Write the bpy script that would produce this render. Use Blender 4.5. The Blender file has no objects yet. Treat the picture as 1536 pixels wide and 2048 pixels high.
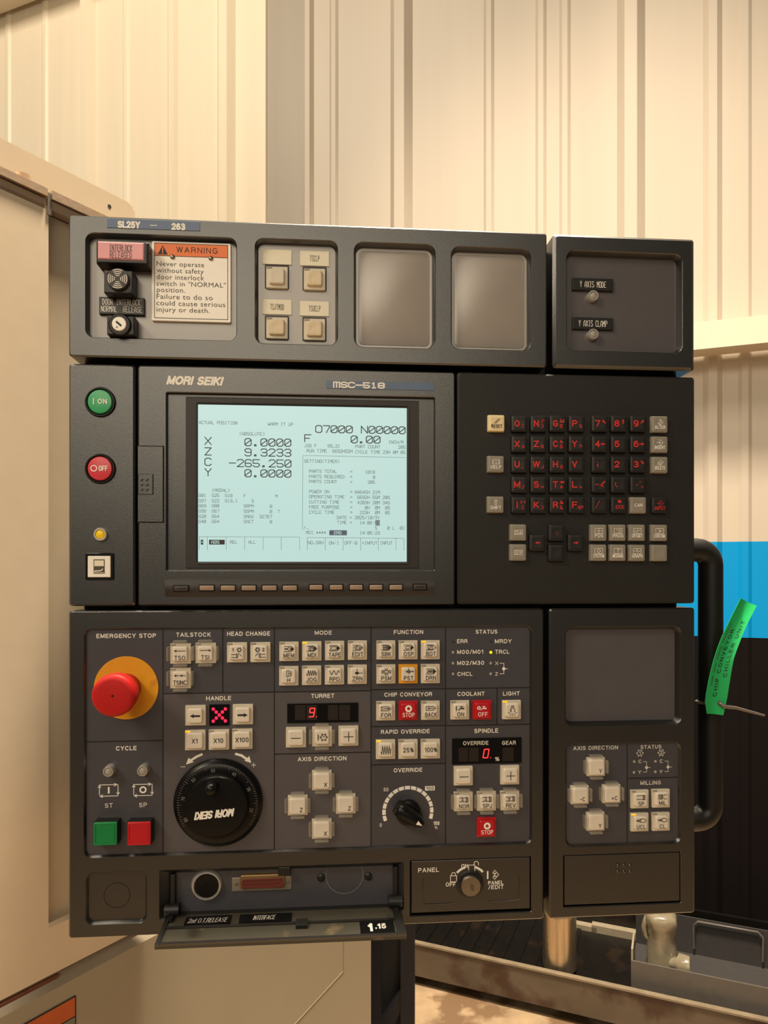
import bpy, bmesh, math, random
from math import sin, cos, tan, pi, radians, sqrt, atan2
from mathutils import Vector, Matrix

random.seed(4)
C = bpy.context.scene.collection
SC = bpy.context.scene

# ------------------------------------------------------------------ camera
FPX, CX, HY = 1400.0, 768.0, 1131.0        # focal length and horizon in the 1536x2048 frame
CAMH, CD = 1.45, 0.71                      # lens height, distance to the console front
TA = 0.0684 / (0.9316 * (630 / FPX) + 623 / FPX)
TH = math.atan(TA)
cam_d = bpy.data.cameras.new('camera')
cam = bpy.data.objects.new('camera', cam_d)
C.objects.link(cam)
cam.location = (0, -CD, CAMH)
cam.rotation_euler = (pi / 2, 0, -TH)
cam_d.sensor_fit = 'VERTICAL'
cam_d.sensor_height = 24.0
cam_d.lens = 24.0 * FPX / 2048.0
cam_d.shift_y = (HY - 1024.0) / 2048.0
cam_d.clip_start = 0.02
SC.camera = cam
FWD = Vector((sin(TH), cos(TH), 0))
RGT = Vector((cos(TH), -sin(TH), 0))

# ------------------------------------------------------------------ light and exposure
SC.view_settings.view_transform = 'Standard'
SC.view_settings.look = 'None'
SC.view_settings.gamma = 1.0
SC.view_settings.use_curve_mapping = False
SC.view_settings.exposure = 0.0
w = bpy.data.worlds.new('hall_air')
SC.world = w
w.use_nodes = True
w.node_tree.nodes['Background'].inputs[0].default_value = (1.0, 0.9, 0.75, 1)
w.node_tree.nodes['Background'].inputs[1].default_value = 0.08


def area(name, xr, dep, z, tx, td, tz, sx, sy, power, col):
    d = bpy.data.lights.new(name, 'AREA')
    d.shape = 'RECTANGLE'
    d.size, d.size_y, d.energy, d.color = sx, sy, power, col
    o = bpy.data.objects.new(name, d)
    C.objects.link(o)
    a = cam.location + RGT * xr + FWD * dep + Vector((0, 0, z - CAMH))
    b = cam.location + RGT * tx + FWD * td + Vector((0, 0, tz - CAMH))
    o.location = a
    o.rotation_euler = (b - a).to_track_quat('-Z', 'Y').to_euler()
    return o


WARM = (1.0, 0.85, 0.65)
area('unseen_hall_lamp', 0.35, 1.05, 5.6, 0.28, 1.10, 0.0, 0.6, 0.4, 150, WARM).data.spread = radians(80)
area('unseen_hall_lamp', -2.0, 0.5, 5.4, -1.2, 3.2, 2.6, 2.2, 1.0, 112, WARM)
area('unseen_hall_lamp', -1.8, -0.9, 3.2, 0.0, 0.7, 1.5, 0.8, 0.6, 40, WARM)  # unseen fill lamp, added to brighten the console front
area('bay_window', -0.40, -3.6, 3.25, 0.0, 0.7, 1.5, 2.9, 2.0, 64, (1.0, 0.86, 0.65))

# ------------------------------------------------------------------ materials
def lin(r, g, b):
    f = lambda c: (c / 12.92 if c <= 0.04045 else ((c + 0.055) / 1.055) ** 2.4)
    return (f(r / 255), f(g / 255), f(b / 255), 1)


def mat(name, rgb, rough=0.5, metal=0.0, var=0.06, vscale=40, bump=0.0, bscale=900, alpha=1.0, spec=0.5,
        emit=0.0, stain=None, stain_scale=6, stain_lo=0.5, stretch=None, trans=0.0, glow=None, ior=1.5):
    m = bpy.data.materials.new(name)
    m.use_nodes = True
    nt = m.node_tree
    b = nt.nodes['Principled BSDF']
    base = lin(*rgb)
    b.inputs['Roughness'].default_value = rough
    b.inputs['Metallic'].default_value = metal
    b.inputs['Specular IOR Level'].default_value = spec
    b.inputs['Alpha'].default_value = alpha
    b.inputs['IOR'].default_value = ior
    b.inputs['Transmission Weight'].default_value = trans
    tc = nt.nodes.new('ShaderNodeTexCoord')
    src = tc.outputs['Object']
    if stretch:
        mp = nt.nodes.new('ShaderNodeMapping')
        mp.inputs['Scale'].default_value = stretch
        nt.links.new(src, mp.inputs['Vector'])
        src = mp.outputs['Vector']
    n = nt.nodes.new('ShaderNodeTexNoise')
    n.inputs['Scale'].default_value = vscale
    n.inputs['Detail'].default_value = 4
    nt.links.new(src, n.inputs['Vector'])
    r = nt.nodes.new('ShaderNodeValToRGB')
    r.color_ramp.elements[0].position, r.color_ramp.elements[1].position = 0.3, 0.7
    r.color_ramp.elements[0].color = tuple(c * (1 - var) for c in base[:3]) + (1,)
    r.color_ramp.elements[1].color = tuple(min(1, c * (1 + var)) for c in base[:3]) + (1,)
    nt.links.new(n.outputs['Fac'], r.inputs['Fac'])
    col = r.outputs['Color']
    if stain:
        n2 = nt.nodes.new('ShaderNodeTexNoise')
        n2.inputs['Scale'].default_value = stain_scale
        n2.inputs['Detail'].default_value = 6
        nt.links.new(src, n2.inputs['Vector'])
        r2 = nt.nodes.new('ShaderNodeValToRGB')
        r2.color_ramp.elements[0].position, r2.color_ramp.elements[1].position = stain_lo, stain_lo + 0.08
        r2.color_ramp.elements[0].color, r2.color_ramp.elements[1].color = (0, 0, 0, 1), (1, 1, 1, 1)
        nt.links.new(n2.outputs['Fac'], r2.inputs['Fac'])
        mx = nt.nodes.new('ShaderNodeMix')
        mx.data_type = 'RGBA'
        nt.links.new(r2.outputs['Color'], mx.inputs[0])
        nt.links.new(col, mx.inputs[6])
        mx.inputs[7].default_value = lin(*stain)
        col = mx.outputs[2]
    nt.links.new(col, b.inputs['Base Color'])
    if emit:
        if glow: b.inputs['Emission Color'].default_value = lin(*glow)
        else: nt.links.new(col, b.inputs['Emission Color'])
        b.inputs['Emission Strength'].default_value = emit
    if bump:
        n3 = nt.nodes.new('ShaderNodeTexNoise')
        n3.inputs['Scale'].default_value = bscale
        n3.inputs['Detail'].default_value = 3
        nt.links.new(tc.outputs['Object'], n3.inputs['Vector'])
        bp = nt.nodes.new('ShaderNodeBump')
        bp.inputs['Strength'].default_value = bump
        bp.inputs['Distance'].default_value = 0.001
        nt.links.new(n3.outputs['Fac'], bp.inputs['Height'])
        nt.links.new(bp.outputs['Normal'], b.inputs['Normal'])
    return m


M = dict(
    housing=mat('dark_textured_plastic', (22, 21, 19), 0.31, bump=0.14, bscale=1300, spec=0.95, ior=1.62),
    keyplate=mat('black_key_plate', (33, 32, 30), 0.55, bump=0.15, bscale=900, spec=0.4),
    black=mat('black_plastic', (26, 25, 25), 0.42, spec=0.5),
    gloss=mat('glossy_black_plastic', (12, 12, 13), 0.32, spec=0.28, bump=0.05, bscale=400),
    shadowgap=mat('black_cabinet_paint', (22, 22, 22), 0.6),
    face=mat('slate_grey_face_sheet', (68, 67, 73), 0.36, var=0.04, spec=0.7, bump=0.05, bscale=600),
    face2=mat('light_slate_face_sheet', (85, 81, 84), 0.36, var=0.04, spec=0.7, bump=0.05, bscale=600),
    blank=mat('grey_blank_sheet', (164, 155, 147), 0.34, spec=0.95, ior=1.68, var=0.05, vscale=25, bump=0.07, bscale=60),
    plate=mat('sheen_toned_face_sheet', (124, 115, 107), 0.34, spec=0.95, ior=1.68, var=0.05, vscale=25, bump=0.05, bscale=60),  # face grey lightened to carry sheen in its colour
    frame=mat('screen_frame_plastic', (46, 42, 41), 0.5),
    ivory=mat('ivory_plastic', (212, 202, 182), 0.38, var=0.03),
    cap=mat('white_cap_plastic', (226, 216, 200), 0.35, var=0.03),
    capwarm=mat('yellowed_cap_plastic', (216, 197, 163), 0.4, var=0.07, vscale=200),
    redcap=mat('red_cap_plastic', (190, 22, 34), 0.35),
    amber=mat('amber_plastic', (226, 160, 40), 0.35),
    greencap=mat('green_button_plastic', (0, 128, 66), 0.4),
    ongreen=mat('green_lens_plastic', (62, 172, 112), 0.3),
    offred=mat('red_lens_plastic', (214, 64, 76), 0.3),
    estop=mat('red_mushroom_plastic', (188, 26, 24), 0.5, spec=0.3),
    yellow=mat('yellow_ring_sheet', (226, 158, 24), 0.45, stain=(205, 140, 30), stain_scale=60, stain_lo=0.6),
    ink=mat('black_ink', (30, 28, 28), 0.6),
    inkthin=mat('dark_grey_ink', (78, 72, 64), 0.6),
    scaleink=mat('worn_scale_ink', (128, 124, 116), 0.5),
    white=mat('white_ink', (246, 241, 230), 0.6),
    greyink=mat('pale_grey_ink', (214, 208, 198), 0.6),
    redink=mat('red_ink', (205, 48, 46), 0.55),
    groove=mat('dark_groove_line', (22, 20, 20), 0.7),
    blueplate=mat('blue_nameplate', (84, 104, 134), 0.35),
    chrome=mat('chrome_metal', (214, 208, 198), 0.28, metal=0.65),
    steel=mat('brushed_steel', (150, 142, 130), 0.38, metal=1.0),
    paper=mat('cream_label_paper', (240, 232, 208), 0.5, stain=(225, 212, 180), stain_scale=40, stain_lo=0.62),
    sign=mat('white_sign_plate', (252, 246, 235), 0.35, var=0.02),
    orange=mat('orange_sign_paint', (236, 116, 40), 0.4),
    pink=mat('pink_lamp_lens', (226, 152, 156), 0.28),
    greykey=mat('grey_key_plastic', (142, 136, 124), 0.45, bump=0.08),
    creamkey=mat('cream_key_plastic', (240, 220, 172), 0.4),
    blackkey=mat('black_key_plastic', (34, 32, 31), 0.4, bump=0.08),
    softkey=mat('beige_key_plastic', (162, 140, 120), 0.42),
    tinykey=mat('brown_key_plastic', (70, 62, 56), 0.42),
    lcd=mat('lit_screen_glass', (60, 72, 72), 0.3, emit=0.98, glow=(186, 217, 211), var=0.02, vscale=6),
    lcdink=mat('screen_character_ink', (44, 56, 62), 0.5),
    lcdthin=mat('screen_small_ink', (86, 106, 112), 0.5),
    lcdblock=mat('screen_highlight_block', (62, 56, 60), 0.5),
    lcdblue=mat('screen_alarm_block', (104, 122, 158), 0.5),
    ledred=mat('lit_red_segment', (255, 50, 50), 0.4, emit=1.6),
    ledpink=mat('lit_red_dot', (255, 30, 70), 0.4, emit=1.3),
    ledyellow=mat('lit_yellow_led', (255, 220, 20), 0.4, emit=0.9),
    ledamber=mat('lit_amber_window', (255, 190, 30), 0.4, emit=0.7),
    ledoff=mat('unlit_led', (164, 158, 150), 0.35),
    winoff=mat('unlit_window', (150, 142, 126), 0.4),
    amberlens=mat('yellow_lamp_lens', (236, 196, 20), 0.25, emit=0.12),
    display=mat('dark_display_window', (14, 12, 12), 0.2, spec=0.4),
    segoff=mat('unlit_segment', (34, 26, 24), 0.4),
    clear=mat('clear_guard_plastic', (200, 192, 174), 0.25, alpha=0.28),
    brass=mat('connector_shell_metal', (170, 140, 100), 0.35, metal=0.9),
    conred=mat('dark_red_connector', (110, 44, 32), 0.5),
    olive=mat('dusty_cover_plastic', (66, 62, 50), 0.55, stain=(104, 92, 64), stain_scale=30, stain_lo=0.62),
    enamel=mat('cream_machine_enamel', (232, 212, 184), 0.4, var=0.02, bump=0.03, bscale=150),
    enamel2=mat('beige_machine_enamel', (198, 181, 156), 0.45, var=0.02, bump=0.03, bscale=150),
    enamelshade=mat('shaded_machine_enamel', (166, 154, 132), 0.45, var=0.03, vscale=6),  # same machine enamel, darkened so its colour holds the shade low down
    enameldark=mat('ledge_shade_and_seam_enamel', (150, 136, 116), 0.5, var=0.05),  # shade painted into the ledge colour; also the dark sheet seam
    rust=mat('worn_rail_steel', (186, 160, 136), 0.55, metal=0.35, stain=(190, 160, 124), stain_scale=40, stain_lo=0.55, bump=0.2, bscale=120),
    ruststain=mat('rust_streak', (120, 70, 50), 0.7, var=0.2),
    zinc=mat('zinc_plate', (160, 152, 142), 0.4, metal=0.7, var=0.15, vscale=90),
    stripe=mat('orange_stripe_paint', (205, 88, 22), 0.4),
    stripegrey=mat('grey_stripe_paint', (128, 128, 114), 0.45),
    wallgrey=mat('pale_grey_wall_sheet', (168, 159, 146), 0.42, var=0.03, vscale=2.0, stretch=(6, 6, 0.25)),
    walldim=mat('dimmed_cream_wall_sheet', (197, 186, 171), 0.42, var=0.03, vscale=2.0, stretch=(6, 6, 0.25)),  # cream darkened to offset lamp light on this stretch of wall
    wallcream=mat('cream_wall_sheet', (248, 236, 212), 0.42, var=0.03, vscale=2.0, stretch=(6, 6, 0.25), bump=0.0),
    wallblue=mat('blue_wall_paint', (0, 146, 214), 0.5, spec=0.2, var=0.03, vscale=3),
    wallblack=mat('black_wall_paint', (21, 16, 16), 0.85, spec=0.1),
    girt=mat('cream_girt_paint', (224, 210, 188), 0.4, var=0.02),
    floor=mat('stained_concrete', (168, 143, 112), 0.6, var=0.25, vscale=9, stain=(118, 92, 66), stain_scale=7, stain_lo=0.5, bump=0.2, bscale=60),
    navy=mat('navy_stand_paint', (13, 17, 29), 0.45, var=0.08),
    trough=mat('grey_painted_steel', (92, 80, 66), 0.45, stain=(66, 46, 34), stain_scale=5, stain_lo=0.56, var=0.1, vscale=14),
    troughin=mat('oily_dark_steel', (13, 10, 7), 0.4, var=0.35, vscale=30, stain=(32, 22, 14), stain_scale=9, stain_lo=0.6),
    canmetal=mat('brushed_can_metal', (190, 172, 146), 0.3, metal=0.9, var=0.25, vscale=12, stretch=(6, 6, 0.3)),
    bracket=mat('pale_bracket_paint', (150, 138, 116), 0.5, var=0.08),
    lipsteel=mat('worn_lip_steel', (128, 114, 94), 0.4, var=0.15, vscale=20),
    bin=mat('grey_bin_steel', (92, 86, 80), 0.5, var=0.06),
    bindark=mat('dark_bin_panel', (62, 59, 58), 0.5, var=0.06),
    wrap=mat('clouded_plastic_wrap', (132, 122, 102), 0.2, var=0.14, vscale=30, bump=0.6, bscale=45),
    tag=mat('green_tag_vinyl', (36, 186, 104), 0.45, var=0.04),
    tie=mat('grey_tie_wire', (120, 110, 104), 0.3, metal=0.6),
)

# ------------------------------------------------------------------ helpers
WL = {}


def props(o, label=None, cat=None, group=None, kind=None):
    if label: o['label'] = label
    if cat: o['category'] = cat
    if group: o['group'] = group
    if kind: o['kind'] = kind
    return o


def thing(name, loc, label, cat, group=None):
    o = bpy.data.objects.new(name, None)
    C.objects.link(o)
    o.location = loc
    o.empty_display_size = 0.05
    WL[o.name] = Vector(loc)
    return props(o, label, cat, group)


def obj(name, bm, m, parent=None, smooth=None, label=None, cat=None, kind=None, group=None, base=False):
    bmesh.ops.recalc_face_normals(bm, faces=bm.faces[:])
    co = [v.co for v in bm.verts]
    lo = Vector([min(c[i] for c in co) for i in range(3)])
    hi = Vector([max(c[i] for c in co) for i in range(3)])
    c = (lo + hi) / 2
    if base or parent is None: c.z = lo.z
    for v in bm.verts: v.co -= c
    me = bpy.data.meshes.new(name)
    bm.to_mesh(me)
    bm.free()
    ms = m if isinstance(m, (list, tuple)) else [m]
    for k in ms: me.materials.append(M[k])
    if smooth:
        me.shade_smooth()
        me.set_sharp_from_angle(angle=radians(smooth))
    o = bpy.data.objects.new(name, me)
    C.objects.link(o)
    WL[o.name] = c.copy()
    if parent:
        o.parent = parent
        o.location = c - WL[parent.name]
    else:
        o.location = c
    return props(o, label, cat, group, kind)


def P(px, py, d=0.0):
    """photo pixel -> (x, z) on the plane lying d in front of the console face"""
    t = (px - CX) / FPX
    D = CD - d
    x = D * (sin(TH) + t * cos(TH)) / (cos(TH) - t * sin(TH))
    dep = x * sin(TH) + D * cos(TH)
    return x, CAMH + (HY - py) * dep / FPX


def S(px, d=0.0):
    """metres per photo pixel on that plane at column px"""
    x, _ = P(px, HY, d)
    return (x * sin(TH) + (CD - d) * cos(TH)) / FPX


def V(x, z, d): return Vector((x, -d, z))


def rr(cx, cz, hw, hh, r=0.0, n=5):
    r = min(r, hw * 0.999, hh * 0.999)
    if r <= 0:
        return [(cx - hw, cz - hh), (cx + hw, cz - hh), (cx + hw, cz + hh), (cx - hw, cz + hh)]
    out = []
    for sx, sz, a0 in ((1, -1, -pi / 2), (1, 1, 0), (-1, 1, pi / 2), (-1, -1, pi)):
        for k in range(n + 1):
            a = a0 + k / n * pi / 2
            out.append((cx + sx * (hw - r) + r * cos(a), cz + sz * (hh - r) + r * sin(a)))
    return out


def circ(cx, cz, r, n=40, a0=0): return [(cx + r * cos(a0 + 2 * pi * k / n), cz + r * sin(a0 + 2 * pi * k / n)) for k in range(n)]


def loft(bm, loops, cap0=True, cap1=True, tf=V):
    rows = [[bm.verts.new(tf(x, z, d)) for x, z in pts] for pts, d in loops]
    n = len(rows[0])
    for a, b in zip(rows, rows[1:]):
        for k in range(n):
            bm.faces.new((a[k], a[(k + 1) % n], b[(k + 1) % n], b[k]))
    if cap0: bm.faces.new(rows[0])
    if cap1: bm.faces.new(rows[-1])
    return rows


def pad(bm, cx, cz, hw, hh, d0, d1, r=0.0, ch=0.0006):
    n = 5
    loft(bm, [(rr(cx, cz, hw, hh, r, n), d0), (rr(cx, cz, hw, hh, r, n), d1 - ch),
              (rr(cx, cz, hw - ch * 0.35, hh - ch * 0.35, max(r - ch * 0.35, 0.00001) if r else 0, n), d1 - ch * 0.3),
              (rr(cx, cz, hw - ch, hh - ch, max(r - ch, 0.00001) if r else 0, n), d1)])


def disc(bm, cx, cz, prof, n=40):
    loft(bm, [(circ(cx, cz, r, n), d) for r, d in prof])


def tube_pts(bm, pts, r, n=12, caps=True):
    pts = [Vector(p) for p in pts]
    rows = []
    up = Vector((0, 0, 1))
    prev = None
    for i, p in enumerate(pts):
        t = (pts[min(i + 1, len(pts) - 1)] - pts[max(i - 1, 0)]).normalized()
        if prev is None:
            a = t.cross(up)
            if a.length < 0.05: a = t.cross(Vector((0, 1, 0)))
            a.normalize()
        else:
            a = (prev - t * prev.dot(t)).normalized()
        prev = a
        b = t.cross(a)
        rad = r[i] if isinstance(r, (list, tuple)) else r
        rows.append([bm.verts.new(p + (a * cos(2 * pi * k / n) + b * sin(2 * pi * k / n)) * rad) for k in range(n)])
    for x, y in zip(rows, rows[1:]):
        for k in range(n): bm.faces.new((x[k], x[(k + 1) % n], y[(k + 1) % n], y[k]))
    if caps:
        bm.faces.new(rows[0]); bm.faces.new(rows[-1])


def ring_flat(bm, cx, cz, r0, r1, d, a0=0, a1=2 * pi, n=32):
    full = abs(a1 - a0 - 2 * pi) < 1e-6
    k = n + 1
    A = [bm.verts.new(V(cx + r0 * cos(a0 + (a1 - a0) * i / n), cz + r0 * sin(a0 + (a1 - a0) * i / n), d)) for i in range(k)]
    B = [bm.verts.new(V(cx + r1 * cos(a0 + (a1 - a0) * i / n), cz + r1 * sin(a0 + (a1 - a0) * i / n), d)) for i in range(k)]
    for i in range(n): bm.faces.new((A[i], A[i + 1], B[i + 1], B[i]))


def flat(bm, pts, d): bm.faces.new([bm.verts.new(V(x, z, d)) for x, z in pts])


_CNT = [0]


def stroke(bm, pts, wd, d, closed=False):
    if closed: pts = list(pts) + [pts[0]]
    for i, ((x0, z0), (x1, z1)) in enumerate(zip(pts, pts[1:])):
        L = sqrt((x1 - x0) ** 2 + (z1 - z0) ** 2)
        if L < 1e-9: continue
        ux, uz = (x1 - x0) / L * wd / 2, (z1 - z0) / L * wd / 2
        _CNT[0] += 1
        j = 0.0000025 * (_CNT[0] % 41)
        flat(bm, [(x0 - ux - uz, z0 - uz + ux), (x0 - ux + uz, z0 - uz - ux), (x1 + ux + uz, z1 + uz - ux), (x1 + ux - uz, z1 + uz + ux)], d + j)


GL = {
    '0': '10 01 05 16 36 45 41 30 10|01 45', 'O': '10 01 05 16 36 45 41 30 10', '1': '15 26 20|10 30',
    '2': '05 16 36 45 44 00 40', '3': '05 16 36 45 44 33 13|33 42 41 30 10 01', '4': '30 36 02 42',
    '5': '46 06 03 33 42 41 30 10 01', '6': '45 36 16 05 01 10 30 41 42 33 03', '7': '06 46 45 20',
    '8': '13 04 05 16 36 45 44 33 13 02 01 10 30 41 42 33', '9': '01 10 30 41 45 36 16 05 04 13 43',
    'A': '00 04 26 44 40|02 42', 'B': '00 06 36 45 44 33 03|33 42 41 30 00', 'C': '45 36 16 05 01 10 30 41',
    'D': '00 06 26 44 42 20 00', 'E': '46 06 00 40|03 33', 'F': '46 06 00|03 33', 'G': '45 36 16 05 01 10 30 41 43 23',
    'H': '00 06|40 46|03 43', 'I': '10 30|20 26|16 36', 'J': '01 10 20 31 36', 'K': '00 06|46 03 40', 'L': '06 00 40',
    'M': '00 06 23 46 40', 'N': '00 06 40 46', 'P': '00 06 36 45 44 33 03', 'Q': '10 01 05 16 36 45 41 30 10|22 40',
    'R': '00 06 36 45 44 33 03|23 40', 'S': '45 36 16 05 04 13 33 42 41 30 10 01', 'T': '06 46|26 20',
    'U': '06 01 10 30 41 46', 'V': '06 20 46', 'W': '06 10 23 30 46', 'X': '00 46|06 40', 'Y': '06 23 46|23 20',
    'Z': '06 46 00 40', '.': '10 11 21 20 10', ',': '11 00', '-': '03 43', '=': '02 42|04 44', ':': '21 22|24 25',
    '/': '00 46', '(': '36 15 11 30', ')': '16 35 31 10', '+': '03 43|21 25', '*': '11 35|15 31|03 43', '%': '00 46|05 16|30 41',
    '>': '05 33 01', '<': '45 13 41', '_': '00 40', '"': '15 16|35 36', '?': '05 16 36 45 44 23 22|20 21', ' ': '',
    'd': '43 13 02 01 10 40|40 46', 'm': '00 06 46 40|26 20', 'n': '00 04|03 14 34 43 40', '&': '40 05 16 25 01 10 42',
}


def sw(s, pitch): return (len(s) - 1) * pitch


def stext(bm, s, x, z, cw, chh, pitch, wd, d, anchor='c', slant=0.0):
    """stroke lettering; z is the vertical centre"""
    tot = sw(s, pitch) + cw
    x0 = x - tot / 2 if anchor == 'c' else x
    for i, c in enumerate(s):
        for pl in GL.get(c, '').split('|'):
            pts = [(int(q[0]) / 4, int(q[1]) / 6) for q in pl.split()]
            if len(pts) < 2: continue
            stroke(bm, [(x0 + i * pitch + a * cw + slant * b * chh, z - chh / 2 + b * chh) for a, b in pts], wd, d)


def E(cx, cy, rx, ry, a0, a1, n=10):
    return [(cx + rx * cos(radians(a0 + (a1 - a0) * k / n)), cy + ry * sin(radians(a0 + (a1 - a0) * k / n))) for k in range(n + 1)]


HV = {
    'A': (.72, [[(0, 0), (.36, 1), (.72, 0)], [(.12, .32), (.60, .32)]]),
    'B': (.62, [[(0, 0), (0, 1), (.34, 1)] + E(.34, .76, .24, .24, 90, -90, 6) + [(0, .52)], [(.34, .52)] + E(.36, .26, .26, .26, 90, -90, 6) + [(0, 0)]]),
    'C': (.70, [E(.37, .5, .37, .5, 42, 318, 14)]),
    'D': (.66, [[(0, 0), (0, 1), (.28, 1)] + E(.28, .5, .38, .5, 90, -90, 10) + [(0, 0)]]),
    'E': (.56, [[(.56, 1), (0, 1), (0, 0), (.56, 0)], [(0, .52), (.5, .52)]]),
    'F': (.54, [[(.54, 1), (0, 1), (0, 0)], [(0, .5), (.46, .5)]]),
    'G': (.74, [E(.37, .5, .37, .5, 42, 318, 14) + [(.72, .2), (.72, .46), (.42, .46)]]),
    'H': (.64, [[(0, 0), (0, 1)], [(.64, 0), (.64, 1)], [(0, .52), (.64, .52)]]),
    'I': (.0, [[(0, 0), (0, 1)]]),
    'J': (.44, [[(.44, 1), (.44, .26)] + E(.22, .26, .22, .26, 0, -180, 8)]),
    'K': (.62, [[(0, 0), (0, 1)], [(.58, 1), (0, .38)], [(.2, .58), (.62, 0)]]),
    'L': (.50, [[(0, 1), (0, 0), (.5, 0)]]),
    'M': (.76, [[(0, 0), (0, 1), (.38, .1), (.76, 1), (.76, 0)]]),
    'N': (.64, [[(0, 0), (0, 1), (.64, 0), (.64, 1)]]),
    'O': (.76, [E(.38, .5, .38, .5, 0, 360, 20)]),
    'P': (.60, [[(0, 0), (0, 1), (.33, 1)] + E(.33, .73, .27, .27, 90, -90, 6) + [(0, .46)]]),
    'Q': (.76, [E(.38, .5, .38, .5, 0, 360, 20), [(.48, .25), (.74, -.04)]]),
    'R': (.64, [[(0, 0), (0, 1), (.35, 1)] + E(.35, .75, .26, .25, 90, -90, 6) + [(0, .5)], [(.35, .5), (.58, .36), (.64, 0)]]),
    'S': (.60, [E(.3, .75, .27, .25, 30, 240, 8) + E(.3, .26, .30, .26, 62, -150, 9)]),
    'T': (.60, [[(0, 1), (.6, 1)], [(.3, 1), (.3, 0)]]),
    'U': (.62, [[(0, 1), (0, .3)] + E(.31, .3, .31, .3, 180, 360, 8) + [(.62, 1)]]),
    'V': (.66, [[(0, 1), (.33, 0), (.66, 1)]]),
    'W': (.96, [[(0, 1), (.24, 0), (.48, 1), (.72, 0), (.96, 1)]]),
    'X': (.64, [[(0, 0), (.64, 1)], [(0, 1), (.64, 0)]]),
    'Y': (.66, [[(0, 1), (.33, .44), (.66, 1)], [(.33, .44), (.33, 0)]]),
    'Z': (.58, [[(0, 1), (.58, 1), (0, 0), (.58, 0)]]),
    '0': (.56, [E(.28, .5, .28, .5, 0, 360, 18)]), '1': (.3, [[(.0, .76), (.26, 1), (.26, 0)]]),
    '2': (.56, [E(.28, .72, .27, .28, 165, -28, 9) + [(0, 0), (.56, 0)]]),
    '3': (.56, [E(.27, .75, .24, .25, 150, -90, 8) + E(.27, .26, .28, .26, 90, -150, 8)]),
    '4': (.58, [[(.42, 0), (.42, 1), (0, .3), (.58, .3)]]),
    '5': (.56, [[(.5, 1), (.1, 1), (.05, .5)] + E(.27, .32, .28, .32, 125, -150, 9)]),
    '6': (.56, [E(.3, .5, .29, .5, 60, 180, 6), E(.28, .31, .28, .31, 0, 360, 14)]),
    '7': (.56, [[(0, 1), (.56, 1), (.2, 0)]]),
    '8': (.56, [E(.28, .76, .24, .24, 0, 360, 12), E(.28, .27, .28, .27, 0, 360, 14)]),
    '9': (.56, [E(.26, .5, .29, .5, -120, 0, 6), E(.28, .69, .28, .31, 0, 360, 14)]),
    '/': (.34, [[(0, -.04), (.34, 1.04)]]), '-': (.36, [[(0, .42), (.36, .42)]]), '+': (.56, [[(0, .45), (.56, .45)], [(.28, .17), (.28, .73)]]),
    '%': (.8, [E(.17, .76, .17, .22, 0, 360, 10), E(.63, .24, .17, .22, 0, 360, 10), [(.15, 0), (.65, 1)]]),
    '.': (.02, [[(0, .02), (.02, .02)]]), '?': (.5, [E(.25, .74, .25, .26, 170, -50, 8) + [(.25, .35)], [(.25, .25), (.25, .24)]]),
    '(': (.2, [E(.4, .45, .4, .65, 125, 235, 6)]), ')': (.2, [E(-.2, .45, .4, .65, 55, -55, 6)]), ' ': (.2, []),
    'n': (.45, [[(0, 0), (0, .68)], E(.225, .42, .225, .26, 180, 0, 8) + [(.45, 0)]]), 'd': (.48, [[(.48, 0), (.48, 1)], E(.24, .34, .24, .34, 0, 360, 12)]),
}


def hnat(s, h, wt=.13, gap=.2):
    return (sum(HV[c][0] + wt + gap for c in s) - wt - gap) * (h - wt * h) + wt * h


def htext(bm, s, cx, cz, wd, h, d, wt=.17, shear=0.0, rot=0.0, gap=.20):
    """drawn sans capitals fitted into a box; wt is the line weight as a share of the height"""
    t = wt * h
    nat, pos = 0.0, []
    for c in s:
        pos.append(nat)
        nat += HV[c][0] + wt + gap
    nat -= wt + gap
    ch = h - t
    if wd is None: kx = ch
    else: kx = (wd - t - shear * ch) / nat if nat > .01 else ch
    co, sn = cos(rot), sin(rot)
    for c, p in zip(s, pos):
        for pl in HV[c][1]:
            q = []
            for x, y in pl:
                X_ = (p + x - nat / 2) * kx + shear * (y - .5) * ch
                Y_ = (y - .5) * ch
                q.append((cx + X_ * co - Y_ * sn, cz + X_ * sn + Y_ * co))
            stroke(bm, q, t, d)


_TC = {}


def glyphs(s, bold=0.0, shear=0.0, space=1.0):
    key = (s, bold, shear, space)
    if key not in _TC:
        cu = bpy.data.curves.new('lettering_outline', 'FONT')
        cu.body = s
        cu.offset = bold
        cu.shear = shear
        cu.space_character = space
        cu.resolution_u = 3
        o = bpy.data.objects.new('lettering_outline', cu)
        C.objects.link(o)
        dg = bpy.context.evaluated_depsgraph_get()
        dg.update()
        me = o.evaluated_get(dg).to_mesh()
        vs = [(v.co.x, v.co.y) for v in me.vertices]
        fs = [tuple(p.vertices) for p in me.polygons]
        o.evaluated_get(dg).to_mesh_clear()
        bpy.data.objects.remove(o)
        bpy.data.curves.remove(cu)
        xs, ys = [v[0] for v in vs], [v[1] for v in vs]
        x0, x1, y0, y1 = min(xs), max(xs), min(ys), max(ys)
        _TC[key] = ([((x - (x0 + x1) / 2), (y - (y0 + y1) / 2)) for x, y in vs], fs, x1 - x0, y1 - y0)
    return _TC[key]


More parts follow.
